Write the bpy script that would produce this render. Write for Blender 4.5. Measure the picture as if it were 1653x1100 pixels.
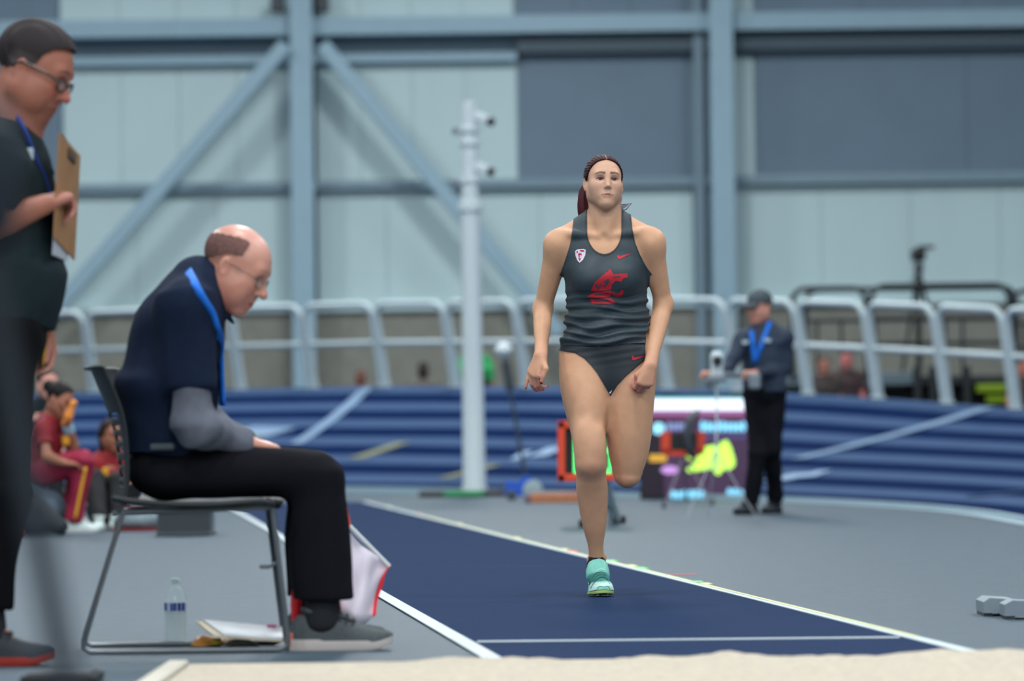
import bpy, bmesh, math, random
import numpy as np
from mathutils import Vector, Matrix
from mathutils.bvhtree import BVHTree
for o in list(bpy.data.objects): bpy.data.objects.remove(o)
scene = bpy.context.scene
COL = scene.collection
# ------------------------------------------------------------------ camera
F = 135.0/36.0*1653.0
CAMH = 0.67
PITCH = math.atan(144.0/F); ROLL = math.radians(0.7)
_f = np.array([0, math.cos(PITCH), math.sin(PITCH)])
_r0 = np.array([1.0, 0, 0]); _u0 = np.array([0, -math.sin(PITCH), math.cos(PITCH)])
_u = _u0*math.cos(ROLL)+_r0*math.sin(ROLL); _r = _r0*math.cos(ROLL)-_u0*math.sin(ROLL)
CAM = np.array([0, 0, CAMH])
cd = bpy.data.cameras.new('camera'); cam = bpy.data.objects.new('camera', cd); COL.objects.link(cam)
cam.matrix_world = Matrix(((_r[0], _u[0], -_f[0], 0), (_r[1], _u[1], -_f[1], 0), (_r[2], _u[2], -_f[2], CAMH), (0, 0, 0, 1)))
cd.sensor_fit = 'HORIZONTAL'; cd.sensor_width = 36; cd.lens = 135; cd.clip_end = 300; cd.clip_start = .5
cd.dof.use_dof = True; cd.dof.focus_distance = 15.0; cd.dof.aperture_fstop = 2.5; cd.dof.aperture_blades = 0
scene.camera = cam
# ------------------------------------------------------------------ light
w = bpy.data.worlds.new('hall_air'); scene.world = w; w.use_nodes = True
w.node_tree.nodes['Background'].inputs[0].default_value = (.72, .88, 1.0, 1)
w.node_tree.nodes['Background'].inputs[1].default_value = 0.27
LAMPS = []
def lamp(x, y, z=11.5, sx=1.6, sy=1.6, e=1500, col=(.965, .98, .985)):
    l = bpy.data.lights.new('high_bay_lamp', 'AREA'); l.shape = 'RECTANGLE'; l.size = sx; l.size_y = sy; l.energy = e; l.color = col
    o = bpy.data.objects.new('high_bay_lamp', l); COL.objects.link(o); o.location = (x, y, z); LAMPS.append(o)
for iy, y in enumerate((-20, -10, 2, 12, 22, 32, 42, 52)):
    for x in (-9, 0, 9):
        lamp(x, y, e=((900 if y < 0 else 520) if y < 50 else 760)*(.5 if x > 5 and y > 25 else 1)*(.85 if x < -5 and y > 25 else 1))
scene.view_settings.view_transform = 'Standard'
scene.view_settings.look = 'None'
scene.view_settings.exposure = 0.14
scene.view_settings.gamma = 1.0
scene.view_settings.use_curve_mapping = False

# ------------------------------------------------------------------ helpers
def nv(v): v = np.asarray(v, float); return v/np.linalg.norm(v)
def V(*a): return np.array(a, float)
def at(px, py, Y):
    d = _f+_r*((px-826.5)/F)+_u*((550-py)/F)
    return CAM+d*(Y/d[1])
def ground(px, py, z=0.0):
    d = _f+_r*((px-826.5)/F)+_u*((550-py)/F)
    return CAM+d*((z-CAMH)/d[2])
def proj(p):
    q = np.asarray(p)-CAM
    z = q@_f
    return 826.5+F*(q@_r)/z, 550-F*(q@_u)/z
def PXF(Y0): return lambda px, py, dy=0.0: at(px, py, Y0+dy)
def lin(c):
    c = c/255.0
    return c/12.92 if c <= .04045 else ((c+.055)/1.055)**2.4
def C(r, g, b): return (lin(r), lin(g), lin(b), 1.0)

MATS = {}
def mat(name, col, rough=.6, metal=0, noise=0, nscale=20, bump=0, bscale=60, emit=None, estr=1, attr=None, trans=0, spec=.5, alpha=1, stretch=None, ior=1.45):
    if name in MATS: return MATS[name]
    m = bpy.data.materials.new(name); m.use_nodes = True; MATS[name] = m
    nt = m.node_tree; b = nt.nodes['Principled BSDF']
    b.inputs['Roughness'].default_value = rough; b.inputs['Metallic'].default_value = metal
    b.inputs['Specular IOR Level'].default_value = spec; b.inputs['Transmission Weight'].default_value = trans
    b.inputs['Alpha'].default_value = alpha; b.inputs['IOR'].default_value = ior
    b.inputs['Base Color'].default_value = col
    tc = nt.nodes.new('ShaderNodeTexCoord'); vec = tc.outputs['Object']
    if stretch:
        mp = nt.nodes.new('ShaderNodeMapping'); mp.inputs['Scale'].default_value = stretch
        nt.links.new(vec, mp.inputs['Vector']); vec = mp.outputs['Vector']
    src = None
    if attr:
        a = nt.nodes.new('ShaderNodeAttribute'); a.attribute_name = attr; src = a.outputs['Color']
        nt.links.new(src, b.inputs['Base Color'])
    if noise:
        n = nt.nodes.new('ShaderNodeTexNoise'); n.inputs['Scale'].default_value = nscale; n.inputs['Detail'].default_value = 5
        nt.links.new(vec, n.inputs['Vector'])
        mr = nt.nodes.new('ShaderNodeMapRange'); mr.inputs['From Min'].default_value = .3; mr.inputs['From Max'].default_value = .7
        mr.inputs['To Min'].default_value = 1-noise; mr.inputs['To Max'].default_value = 1+noise
        nt.links.new(n.outputs['Fac'], mr.inputs['Value'])
        mx = nt.nodes.new('ShaderNodeVectorMath'); mx.operation = 'SCALE'
        if src: nt.links.new(src, mx.inputs[0])
        else: mx.inputs[0].default_value = col[:3]
        nt.links.new(mr.outputs['Result'], mx.inputs['Scale']); nt.links.new(mx.outputs[0], b.inputs['Base Color'])
    if bump:
        n2 = nt.nodes.new('ShaderNodeTexNoise'); n2.inputs['Scale'].default_value = bscale; n2.inputs['Detail'].default_value = 4
        nt.links.new(vec, n2.inputs['Vector'])
        bp = nt.nodes.new('ShaderNodeBump'); bp.inputs['Strength'].default_value = bump; bp.inputs['Distance'].default_value = .01
        nt.links.new(n2.outputs['Fac'], bp.inputs['Height']); nt.links.new(bp.outputs['Normal'], b.inputs['Normal'])
    if emit:
        b.inputs['Emission Color'].default_value = emit; b.inputs['Emission Strength'].default_value = estr
    return m

def tag(o, label=None, cat=None, group=None, kind=None):
    if label: o['label'] = label
    if cat: o['category'] = cat
    if group: o['group'] = group
    if kind: o['kind'] = kind
    return o
def empty(name, loc, label=None, cat=None, group=None, kind=None, rz=0):
    o = bpy.data.objects.new(name, None); COL.objects.link(o); o.location = loc; o.rotation_euler = (0, 0, rz); o.empty_display_size = .05
    tag(o, label, cat, group, kind); return o
def link(name, me, m, parent=None, smooth=False):
    o = bpy.data.objects.new(name, me); COL.objects.link(o)
    if m is not None:
        if isinstance(m, (list, tuple)):
            for q in m: me.materials.append(q)
        else: me.materials.append(m)
    if smooth: me.polygons.foreach_set('use_smooth', [True]*len(me.polygons))
    if parent is not None:
        o.parent = parent
        L = Matrix.LocRotScale(parent.location, parent.rotation_euler, parent.scale)
        if parent.parent is not None:
            q = parent.parent
            L = Matrix.LocRotScale(q.location, q.rotation_euler, q.scale) @ parent.matrix_parent_inverse @ L
        o.matrix_parent_inverse = L.inverted()
    return o
def mesh_np(name, v, faces, colors=None):
    me = bpy.data.meshes.new(name); v = np.asarray(v, np.float32)
    if isinstance(faces, np.ndarray): groups = [faces]
    else: groups = faces
    groups = [np.asarray(g, np.int32) for g in groups if len(g)]
    nl = sum(g.size for g in groups); npoly = sum(len(g) for g in groups)
    me.vertices.add(len(v)); me.vertices.foreach_set('co', v.ravel())
    me.loops.add(nl); me.loops.foreach_set('vertex_index', np.concatenate([g.ravel() for g in groups]))
    me.polygons.add(npoly)
    st = []; o = 0
    for g in groups:
        st.append(o+np.arange(len(g))*g.shape[1]); o += g.size
    me.polygons.foreach_set('loop_start', np.concatenate(st).astype(np.int32))
    me.update(calc_edges=True); me.validate()
    if colors is not None:
        a = me.attributes.new('Col', 'FLOAT_COLOR', 'POINT')
        c = np.ones((len(v), 4), np.float32); c[:, :3] = colors
        a.data.foreach_set('color', c.ravel())
    return me

class MB:
    """mesh builder in world coordinates"""
    def __init__(s): s.v = []; s.f = []
    def add(s, v, f):
        o = len(s.v); s.v += [tuple(map(float, p)) for p in v]; s.f += [tuple(i+o for i in q) for q in f]; return s
    def box(s, c, size, ax=None, bev=0.0):
        ax = np.eye(3) if ax is None else np.asarray(ax); c = np.asarray(c, float); h = np.asarray(size, float)/2
        if bev <= 0:
            v = [c+ax[0]*h[0]*i+ax[1]*h[1]*j+ax[2]*h[2]*k for i in (-1, 1) for j in (-1, 1) for k in (-1, 1)]
            return s.add(v, [(0, 1, 3, 2), (4, 6, 7, 5), (0, 4, 5, 1), (2, 3, 7, 6), (0, 2, 6, 4), (1, 5, 7, 3)])
        b = min(bev, h.min()*.49); v = []; idx = {}
        for i in (-1, 1):
            for j in (-1, 1):
                for k in (-1, 1):
                    for a in range(3):
                        q = np.array([i, j, k])*(h-b); q[a] = np.array([i, j, k])[a]*h[a]
                        idx[(i, j, k, a)] = len(v); v.append(c+ax[0]*q[0]+ax[1]*q[1]+ax[2]*q[2])
        f = []; S = (-1, 1)
        for a in range(3):
            o1, o2 = [(1, 2), (2, 0), (0, 1)][a]
            for sg in S:
                def key(p, q):
                    t = [0, 0, 0]; t[a] = sg; t[o1] = p; t[o2] = q; return idx[(*t, a)]
                q = [key(-1, -1), key(1, -1), key(1, 1), key(-1, 1)]
                f.append(tuple(q if sg > 0 else q[::-1]))
        for a in range(3):
            o1, o2 = [(1, 2), (2, 0), (0, 1)][a]
            for p in S:
                for q in S:
                    def kk(e, fa):
                        t = [0, 0, 0]; t[a] = e; t[o1] = p; t[o2] = q; return idx[(*t, fa)]
                    quad = [kk(-1, o1), kk(1, o1), kk(1, o2), kk(-1, o2)]
                    f.append(tuple(quad if p*q < 0 else quad[::-1]))
        for i in S:
            for j in S:
                for k in S:
                    t = [idx[(i, j, k, a)] for a in range(3)]
                    f.append(tuple(t if i*j*k > 0 else t[::-1]))
        return s.add(v, f)
    def tube(s, path, r, n=10, closed=False, cap=True, flat=1.0):
        P = [np.asarray(p, float) for p in path]; m = len(P); rr = r if hasattr(r, '__len__') else [r]*m
        up = None; rings = []
        for i in range(m):
            a = P[(i-1) % m] if (closed or i > 0) else P[i]; b = P[(i+1) % m] if (closed or i < m-1) else P[i]
            t = nv(b-a)
            if up is None:
                q = V(0, 0, 1) if abs(t[2]) < .9 else V(0, 1, 0)
                up = nv(q-t*(q@t))
            else: up = nv(up-t*(up@t))
            sd = np.cross(t, up)
            rings.append([P[i]+rr[i]*(sd*math.cos(2*math.pi*j/n)+up*flat*math.sin(2*math.pi*j/n)) for j in range(n)])
        v = [p for g in rings for p in g]; f = []
        for i in range(m if closed else m-1):
            for j in range(n):
                i2 = (i+1) % m; j2 = (j+1) % n
                f.append((i*n+j, i*n+j2, i2*n+j2, i2*n+j))
        if cap and not closed: f.append(tuple(range(n))[::-1]); f.append(tuple(range((m-1)*n, m*n)))
        return s.add(v, f)
    def lathe(s, base, axis, prof, n=20):
        axis = nv(axis); q = V(1, 0, 0) if abs(axis[0]) < .9 else V(0, 1, 0); a = nv(np.cross(axis, q)); b = np.cross(axis, a)
        v = []; f = []; m = len(prof)
        for (h, r) in prof:
            for j in range(n):
                t = 2*math.pi*j/n; v.append(np.asarray(base)+axis*h+r*(a*math.cos(t)+b*math.sin(t)))
        for i in range(m-1):
            for j in range(n):
                j2 = (j+1) % n; f.append((i*n+j, i*n+j2, (i+1)*n+j2, (i+1)*n+j))
        f.append(tuple(range(n))[::-1]); f.append(tuple(range((m-1)*n, m*n)))
        return s.add(v, f)
    def prism(s, poly, off):
        """poly: list of 3d points, extruded by vector off"""
        n = len(poly); off = np.asarray(off, float); v = [np.asarray(p, float) for p in poly]+[np.asarray(p, float)+off for p in poly]
        f = [tuple(range(n)), tuple(range(n, 2*n))[::-1]]+[(i, n+i, n+(i+1) % n, (i+1) % n) for i in range(n)]
        return s.add(v, f)
    def grid(s, rows):
        m = len(rows); n = len(rows[0]); v = [p for r in rows for p in r]
        return s.add(v, [(i*n+j, i*n+j+1, (i+1)*n+j+1, (i+1)*n+j) for i in range(m-1) for j in range(n-1)])
    def build(s, name, m, parent=None, smooth=False, fix=True, solid=0):
        me = bpy.data.meshes.new(name); me.from_pydata(s.v, [], s.f); me.update()
        if fix:
            bm = bmesh.new(); bm.from_mesh(me); bmesh.ops.recalc_face_normals(bm, faces=bm.faces); bm.to_mesh(me); bm.free()
        o = link(name, me, m, parent, False)
        if smooth: autosmooth(o)
        if solid:
            md = o.modifiers.new('thickness', 'SOLIDIFY'); md.thickness = solid; md.offset = 0
        return o
def autosmooth(o, ang=40):
    me = o.data; me.polygons.foreach_set('use_smooth', [True]*len(me.polygons))
    bm = bmesh.new(); bm.from_mesh(me); c = math.radians(ang)
    for e in bm.edges:
        if len(e.link_faces) == 2 and e.calc_face_angle(0) > c: e.smooth = False
    bm.to_mesh(me); bm.free()
def arc_pts(c, a, b, r, t0, t1, n):
    return [np.asarray(c)+r*(np.asarray(a)*math.cos(t0+(t1-t0)*i/n)+np.asarray(b)*math.sin(t0+(t1-t0)*i/n)) for i in range(n+1)]
def bez(pts, n=8):
    """catmull-rom through pts"""
    P = [np.asarray(p, float) for p in pts]; P = [2*P[0]-P[1]]+P+[2*P[-1]-P[-2]]; out = []
    for i in range(1, len(P)-2):
        for k in range(n):
            t = k/n; a, b, c, d = P[i-1:i+3]
            out.append(.5*((2*b)+(c-a)*t+(2*a-5*b+4*c-d)*t*t+(3*b-a-3*c+d)*t**3))
    out.append(P[-2]); return out

# ------------------------------------------------------------------ implicit surfaces
class Field:
    def __init__(s): s.ops = []
    def _add(s, fn, lo, hi, k, mode, tg): s.ops.append((fn, np.asarray(lo)-k-.012, np.asarray(hi)+k+.012, k, mode, tg))
    def cone(s, a, b, ra, rb, k=.02, mode='u', tg='', sq=None):
        a = np.asarray(a, float); b = np.asarray(b, float); ba = b-a; L2 = max(ba@ba, 1e-12)
        def fn(P):
            q = P-a.astype(np.float32); t = np.clip((q@ba.astype(np.float32))/L2, 0, 1)
            q = q-t[..., None]*ba.astype(np.float32)
            if sq is not None:
                u, sc = sq; u = nv(u).astype(np.float32); q = q+(q@u)[..., None]*u*(1/sc-1)
            return (np.sqrt((q*q).sum(-1))-(ra+(rb-ra)*t))*(.8 if sq is not None else 1)
        r = max(ra, rb)*(max(1, sq[1]) if sq else 1)
        s._add(fn, np.minimum(a, b)-r, np.maximum(a, b)+r, k, mode, tg); return s
    def ell(s, c, rad, ax=None, k=.02, mode='u', tg=''):
        c = np.asarray(c, float); ax = np.eye(3) if ax is None else np.asarray(ax, float); rad = np.asarray(rad, float)
        def fn(P):
            q = (P-c.astype(np.float32))@ax.T.astype(np.float32)
            a = q/rad.astype(np.float32); k0 = np.sqrt((a*a).sum(-1)); b = a/rad.astype(np.float32); k1 = np.sqrt((b*b).sum(-1))+1e-6
            return k0*(k0-1)/k1
        ext = np.sqrt(((ax*rad[:, None])**2).sum(0))
        s._add(fn, c-ext, c+ext, k, mode, tg); return s
    def loft(s, a, b, front, prof, k=.02, mode='u', tg='', flat=False):
        """prof rows: t, r_side, r_front, r_back[, off_front, off_side]; cross-section elliptical"""
        a = np.asarray(a, float); b = np.asarray(b, float); ax = b-a; L = np.linalg.norm(ax); ax = ax/L
        fr = np.asarray(front, float); fr = nv(fr-ax*(fr@ax)); sd = np.cross(fr, ax)
        pr = np.array([list(r)+[0]*(6-len(r)) for r in prof], float)
        ts = np.linspace(pr[0, 0], pr[-1, 0], 60); cols = []
        for j in range(1, 6):
            m = np.gradient(pr[:, j], pr[:, 0]) if len(pr) > 2 else np.full(len(pr), (pr[-1, j]-pr[0, j])/(pr[-1, 0]-pr[0, 0]))
            i = np.clip(np.searchsorted(pr[:, 0], ts, 'right')-1, 0, len(pr)-2); h = pr[i+1, 0]-pr[i, 0]; u = (ts-pr[i, 0])/h
            cols.append((2*u**3-3*u**2+1)*pr[i, j]+(u**3-2*u**2+u)*h*m[i]+(-2*u**3+3*u**2)*pr[i+1, j]+(u**3-u**2)*h*m[i+1])
        t0, t1 = pr[0, 0], pr[-1, 0]
        A = a.astype(np.float32); AX = ax.astype(np.float32); FR = fr.astype(np.float32); SD = sd.astype(np.float32)
        def fn(P):
            q = P-A; t = (q@AX)/L; tc = np.clip(t, t0, t1)
            rs = np.interp(tc, ts, cols[0]); rf = np.interp(tc, ts, cols[1]); rb = np.interp(tc, ts, cols[2])
            x = q@SD-np.interp(tc, ts, cols[4]); y = q@FR-np.interp(tc, ts, cols[3])
            ry = np.where(y > 0, rf, rb); qq = np.sqrt((x/rs)**2+(y/ry)**2)+1e-6
            rl = np.sqrt(x*x+y*y); dr = np.where(qq > .25, (1-1/qq)*rl, -np.minimum(rs, ry)*.7)
            da = np.maximum(t0-t, t-t1)*L
            if not flat:
                rm_ = np.minimum(rs, ry)*.85; qq = np.sqrt(qq*qq+(np.maximum(da, 0)/rm_)**2); rl = np.sqrt(rl*rl+np.maximum(da, 0)**2)
                return np.where(qq > .25, (1-1/qq)*rl, -np.minimum(rs, ry)*.7).astype(np.float32)
            out = np.sqrt(np.maximum(dr, 0)**2+np.maximum(da, 0)**2)+np.minimum(np.maximum(dr, da), 0)
            return out.astype(np.float32)
        rm = max(np.abs(pr[:, 1:4]).max()+np.abs(pr[:, 4:]).max(), .001)
        p0 = a+ax*(L*t0-(0 if flat else rm*.85)); p1 = a+ax*(L*t1+(0 if flat else rm*.85))
        s._add(fn, np.minimum(p0, p1)-rm, np.maximum(p0, p1)+rm, k, mode, tg); return s
    def bounds(s):
        u = [o for o in s.ops if o[4] == 'u']
        return np.min([o[1] for o in u], 0), np.max([o[2] for o in u], 0)
    def _comb(s, cur, d, k, mode):
        if mode == 'u':
            if k <= 0: return np.minimum(cur, d)
            h = np.maximum(k-np.abs(cur-d), 0)/k; return np.minimum(cur, d)-h*h*k*.25
        d = -d
        if k <= 0: return np.maximum(cur, d)
        h = np.maximum(k-np.abs(cur-d), 0)/k; return np.maximum(cur, d)+h*h*k*.25
    def evalp(s, P, tags=None):
        P = np.asarray(P, np.float32); f = np.ones(len(P), np.float32)
        for fn, lo, hi, k, mode, tg in s.ops:
            if tags is not None and tg not in tags: continue
            m = np.all((P > lo-.05) & (P < hi+.05), 1)
            if m.any(): f[m] = s._comb(f[m], fn(P[m]), k, mode)
        return f
    def mesh(s, h, refine=None, smooth=1):
        lo, hi = s.bounds(); axs = []
        for a in range(3):
            pts = [lo[a]]; rf = (refine or {}).get(a, [])
            while pts[-1] < hi[a]:
                st = h
                for (p, q, hh) in rf:
                    if p <= pts[-1] < q: st = min(st, hh)
                pts.append(pts[-1]+st)
            axs.append(np.array(pts, np.float32))
        G = np.ones([len(x) for x in axs], np.float32)
        for fn, l, u, k, mode, tg in s.ops:
            sl = []
            for a in range(3):
                i0 = max(np.searchsorted(axs[a], l[a])-1, 0); i1 = np.searchsorted(axs[a], u[a])+1; sl.append(slice(i0, i1))
            X = np.stack(np.meshgrid(axs[0][sl[0]], axs[1][sl[1]], axs[2][sl[2]], indexing='ij'), -1)
            if X.size == 0: continue
            sub = G[tuple(sl)]; G[tuple(sl)] = s._comb(sub, fn(X).astype(np.float32), k, mode)
        v, f = surface_nets(G, *axs)
        for _ in range(smooth): v = lap(v, f, .5)
        return v, f
def surface_nets(G, xs, ys, zs):
    ins = G < 0; nx, ny, nz = G.shape; cnt = np.zeros((nx-1, ny-1, nz-1), np.uint8)
    for d in np.ndindex(2, 2, 2): cnt += ins[d[0]:nx-1+d[0], d[1]:ny-1+d[1], d[2]:nz-1+d[2]]
    act = (cnt > 0) & (cnt < 8); I = np.argwhere(act); ID = np.full(act.shape, -1, np.int32); ID[act] = np.arange(len(I))
    cs = list(np.ndindex(2, 2, 2)); val = {}; pos = {}
    for d in cs:
        i, j, k = I[:, 0]+d[0], I[:, 1]+d[1], I[:, 2]+d[2]; val[d] = G[i, j, k]; pos[d] = np.stack([xs[i], ys[j], zs[k]], 1)
    acc = np.zeros((len(I), 3)); n = np.zeros(len(I))
    for a in cs:
        for ax in range(3):
            if a[ax] == 0:
                b = list(a); b[ax] = 1; b = tuple(b); m = (val[a] < 0) != (val[b] < 0)
                t = np.where(m, val[a]/np.where(m, val[a]-val[b], 1), 0)
                acc += np.where(m[:, None], pos[a]+t[:, None]*(pos[b]-pos[a]), 0); n += m
    v = acc/n[:, None]; faces = []
    for ax in range(3):
        o1, o2 = [(1, 2), (2, 0), (0, 1)][ax]
        sl0 = [slice(None)]*3; sl1 = [slice(None)]*3; sl0[ax] = slice(0, -1); sl1[ax] = slice(1, None)
        d = ins[tuple(sl0)].astype(np.int8)-ins[tuple(sl1)].astype(np.int8)
        E = np.argwhere(d != 0); sg = d[tuple(E.T)]
        ok = (E[:, o1] > 0) & (E[:, o2] > 0) & (E[:, o1] < G.shape[o1]-1) & (E[:, o2] < G.shape[o2]-1); E = E[ok]; sg = sg[ok]
        q = []
        for (p, r) in ((-1, -1), (0, -1), (0, 0), (-1, 0)):
            e = E.copy(); e[:, o1] += p; e[:, o2] += r; q.append(ID[tuple(e.T)])
        q = np.stack(q, 1); q[sg < 0] = q[sg < 0][:, ::-1]; faces.append(q)
    f = np.concatenate(faces); f = f[(f >= 0).all(1)]
    return v, f
def lap(v, f, lam, it=1, mask=None):
    n = f.shape[1]
    e = np.concatenate([np.stack([f[:, i], f[:, (i+1) % n]], 1) for i in range(n)]); e = np.concatenate([e, e[:, ::-1]])
    cnt = np.bincount(e[:, 0], minlength=len(v)).astype(float); cnt[cnt == 0] = 1
    for _ in range(it):
        m = np.stack([np.bincount(e[:, 0], v[e[:, 1], k], len(v)) for k in range(3)], 1)/cnt[:, None]
        v = v+lam*(m-v)*(1 if mask is None else mask[:, None])
    return v
def vnormals(v, f):
    a, b, c = v[f[:, 0]], v[f[:, 1]], v[f[:, 2]]
    n = np.cross(b-a, c-a)
    if f.shape[1] == 4: n = np.cross(v[f[:, 2]]-v[f[:, 0]], v[f[:, 3]]-v[f[:, 1]])
    out = np.zeros_like(v)
    for j in range(f.shape[1]):
        for k in range(3): out[:, k] += np.bincount(f[:, j], n[:, k], len(v))
    return out/(np.linalg.norm(out, axis=1)[:, None]+1e-12)
def clip(v, f, s):
    """keep the part of a mesh where s > 0, cutting faces exactly on s = 0"""
    if f.shape[1] == 4: f = np.concatenate([f[:, [0, 1, 2]], f[:, [0, 2, 3]]])
    s = np.where(np.abs(s) < 1e-9, 1e-9, s); ins = s > 0; n = ins[f].sum(1); out = [f[n == 3]]
    new = {}; nvx = list(); base = len(v)
    def cut(a, b):
        key = (a, b) if a < b else (b, a)
        if key not in new:
            t = s[a]/(s[a]-s[b]); new[key] = base+len(nvx); nvx.append(v[a]+t*(v[b]-v[a]))
        return new[key]
    tri = []
    for q in f[n == 1]:
        i = int(np.argmax(ins[q])); a, b, c = q[i], q[(i+1) % 3], q[(i+2) % 3]; tri.append((a, cut(a, b), cut(a, c)))
    for q in f[n == 2]:
        i = int(np.argmin(ins[q])); a, b, c = q[i], q[(i+1) % 3], q[(i+2) % 3]; p, r = cut(a, b), cut(a, c); tri.append((p, b, c)); tri.append((p, c, r))
    if tri: out.append(np.array(tri))
    F2 = np.concatenate(out).astype(np.int64); V2 = np.concatenate([v, np.array(nvx).reshape(-1, 3)])
    used = np.unique(F2); mp = np.full(len(V2), -1); mp[used] = np.arange(len(used))
    return V2[used], mp[F2]
def wrinkle(P, seed, freq, n=7, aniso=(1, 1, 1)):
    r = np.random.RandomState(seed); o = np.zeros(len(P))
    for i in range(n):
        d = r.normal(size=3)*np.array(aniso); d = d/np.linalg.norm(d)*freq*(.6+.9*r.rand())
        o += np.sin(P@d+r.rand()*6.28+1.5*np.sin(P@(r.normal(size=3)*freq*.3)))
    return o/n**.5
def field_obj(name, fl, h, m, parent, refine=None, smooth=1, wr=None, colors=None, cut=None):
    v, f = fl.mesh(h, refine, smooth)
    if wr:
        amp, fr, seed, an = wr; v = v+vnormals(v, f)*(amp*wrinkle(v, seed, fr, aniso=an))[:, None]
    if cut is not None: v, f = clip(v, f, cut(v))
    c = colors(v) if colors is not None else None
    return link(name, mesh_np(name, v, f, c), m, parent, True)
# ------------------------------------------------------------------ materials
M_floor = mat('floor_rubber', C(60, 80, 93), .5, spec=.3, noise=.10, nscale=9, bump=.25, bscale=900)
M_runway = mat('runway_rubber', C(24, 46, 80), .88, spec=.12, noise=.10, nscale=60, bump=.35, bscale=700)
M_white = mat('white_paint', C(188, 203, 208), .6, noise=.04, nscale=30)
M_tl = mat('track_light', C(60, 82, 116), .85, spec=.06, noise=.05, nscale=3)
M_td = mat('track_dark', C(7, 31, 70), .95, spec=.03, noise=.05, nscale=3)
M_tmark = mat('track_mark', C(120, 146, 174), .7, spec=.2)
M_tyel = mat('track_yellow', C(120, 126, 100), .7, spec=.2)
M_panel = mat('wall_panel', C(182, 206, 210), .5, noise=.03, nscale=1.5, stretch=(1, 1, .1))
M_panel_d = mat('wall_panel_grey', C(100, 122, 140), .55, noise=.04, nscale=1.2)
M_masonry = mat('masonry', C(128, 130, 122), .8, noise=.10, nscale=4, bump=.2, bscale=30)
M_steel = mat('steel_paint', C(140, 170, 186), .45, noise=.03, nscale=4)
M_girt = mat('girt_paint', C(118, 142, 156), .5, noise=.04, nscale=4)
M_alu = mat('aluminium', C(186, 203, 208), .5, metal=.1, noise=.03, nscale=10)
M_black = mat('black_metal', C(30, 36, 40), .5)
M_blackp = mat('black_plastic', C(22, 25, 28), .45)
M_sand = mat('sand', C(190, 181, 164), .9, noise=.14, nscale=40, bump=.6, bscale=180)
M_wood = mat('board_edge', C(196, 192, 178), .6, noise=.05)
M_whitep = mat('white_plastic', C(204, 218, 224), .4)
M_dgrey = mat('dark_grey_plastic', C(62, 70, 76), .45)
M_grey = mat('grey_plastic', C(120, 132, 142), .5)
M_rubber = mat('rubber', C(20, 20, 22), .7)

# ------------------------------------------------------------------ floor, runway, pit
o = MB().grid([[(-40, -30, 0), (40, -30, 0)], [(-40, 62.0, 0), (40, 62.0, 0)]]).build('floor', M_floor, fix=False); tag(o, 'blue-grey rubber sports hall floor', 'floor', kind='structure')
GL0, GL1 = ground(362, 815), ground(790, 1064); GR0, GR1 = ground(590, 812), ground(1590, 1062)
def ext(a, b, Y): return a+(b-a)*((Y-a[1])/(b[1]-a[1]))
YF, YN = 36.3, 11.03
def strip(mb, a, b, wd, z0, z1, side=0):
    """flat bar lying along a ground line, wd wide, from z0 to z1"""
    d = nv(V(b[0]-a[0], b[1]-a[1], 0)); s = V(d[1], -d[0], 0); q = [a-s*wd*(.5-side), a+s*wd*(.5+side), b+s*wd*(.5+side), b-s*wd*(.5-side)]
    return mb.prism([(p[0], p[1], z0) for p in q], (0, 0, z1-z0))
l0, l1, r0_, r1_ = ext(GL0, GL1, YF), ext(GL0, GL1, YN), ext(GR0, GR1, YF), ext(GR0, GR1, YN)
runway = MB().prism([(l0[0], YF, .0005), (r0_[0], YF, .0005), (r1_[0], YN, .0005), (l1[0], YN, .0005)], (0, 0, .0055)).build('runway', M_runway)
tag(runway, 'navy blue rubber long jump runway with white edge lines', 'runway', kind='structure')
strip(MB(), l0, l1, .055, .0055, .0085).build('edge_line', M_white, runway)
strip(MB(), r0_, r1_, .05, .0055, .0085).build('edge_line', M_white, runway)
t0, t1 = ground(770, 1040), ground(1452, 1033)
strip(MB(), t0, t1, .045, .0055, .0085).build('takeoff_line', M_white, runway)
s0, s1 = ground(632, 918), ground(950, 916)
strip(MB(), s0, s1, .012, .0056, .0066).build('seam', mat('seam_dark', C(30, 44, 84), .7), runway)
# measuring tape along the right line
dr = nv(r1_-r0_); sr = V(-dr[1], dr[0], 0)
ta = ext(GR0, GR1, 30.0)+sr*.012; tb = ext(GR0, GR1, 12.0)+sr*.012
o = strip(MB(), ta, tb, .018, .0088, .0105).build('measuring_tape', mat('tape_yellow', C(214, 216, 160), .5)); tag(o, 'thin pale yellow measuring tape laid along the right runway line', 'tape')
for (px, py, c, n) in ((618, 820, (214, 190, 100), 'yellow'), (672, 832, (224, 170, 150), 'pink'), (742, 848, (226, 214, 150), 'yellow'), (826, 871, (214, 190, 80), 'yellow'), (918, 890, (226, 196, 110), 'yellow'),
                       (945, 893, (238, 96, 84), 'red'), (985, 909, (110, 230, 150), 'green'), (1018, 917, (230, 196, 110), 'yellow'), (1040, 921, (120, 220, 160), 'green'), (1128, 944, (120, 214, 150), 'green'), (1136, 946, (226, 180, 90), 'yellow')):
    g = ground(px, py); g = ext(GR0, GR1, g[1])+sr*.028
    strip(MB(), g-dr*.10, g+dr*.10, .04, .0005, .0118).build('tape_mark', mat('tape_'+n, C(*c), .6), runway)
for (a, b, c) in (((1078, 929), (1125, 928), (226, 130, 140)),):
    strip(MB(), ground(*a), ground(*b), .02, .0005, .003).build('tape_mark', mat('tape_rose', C(*c), .6), runway)
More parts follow.
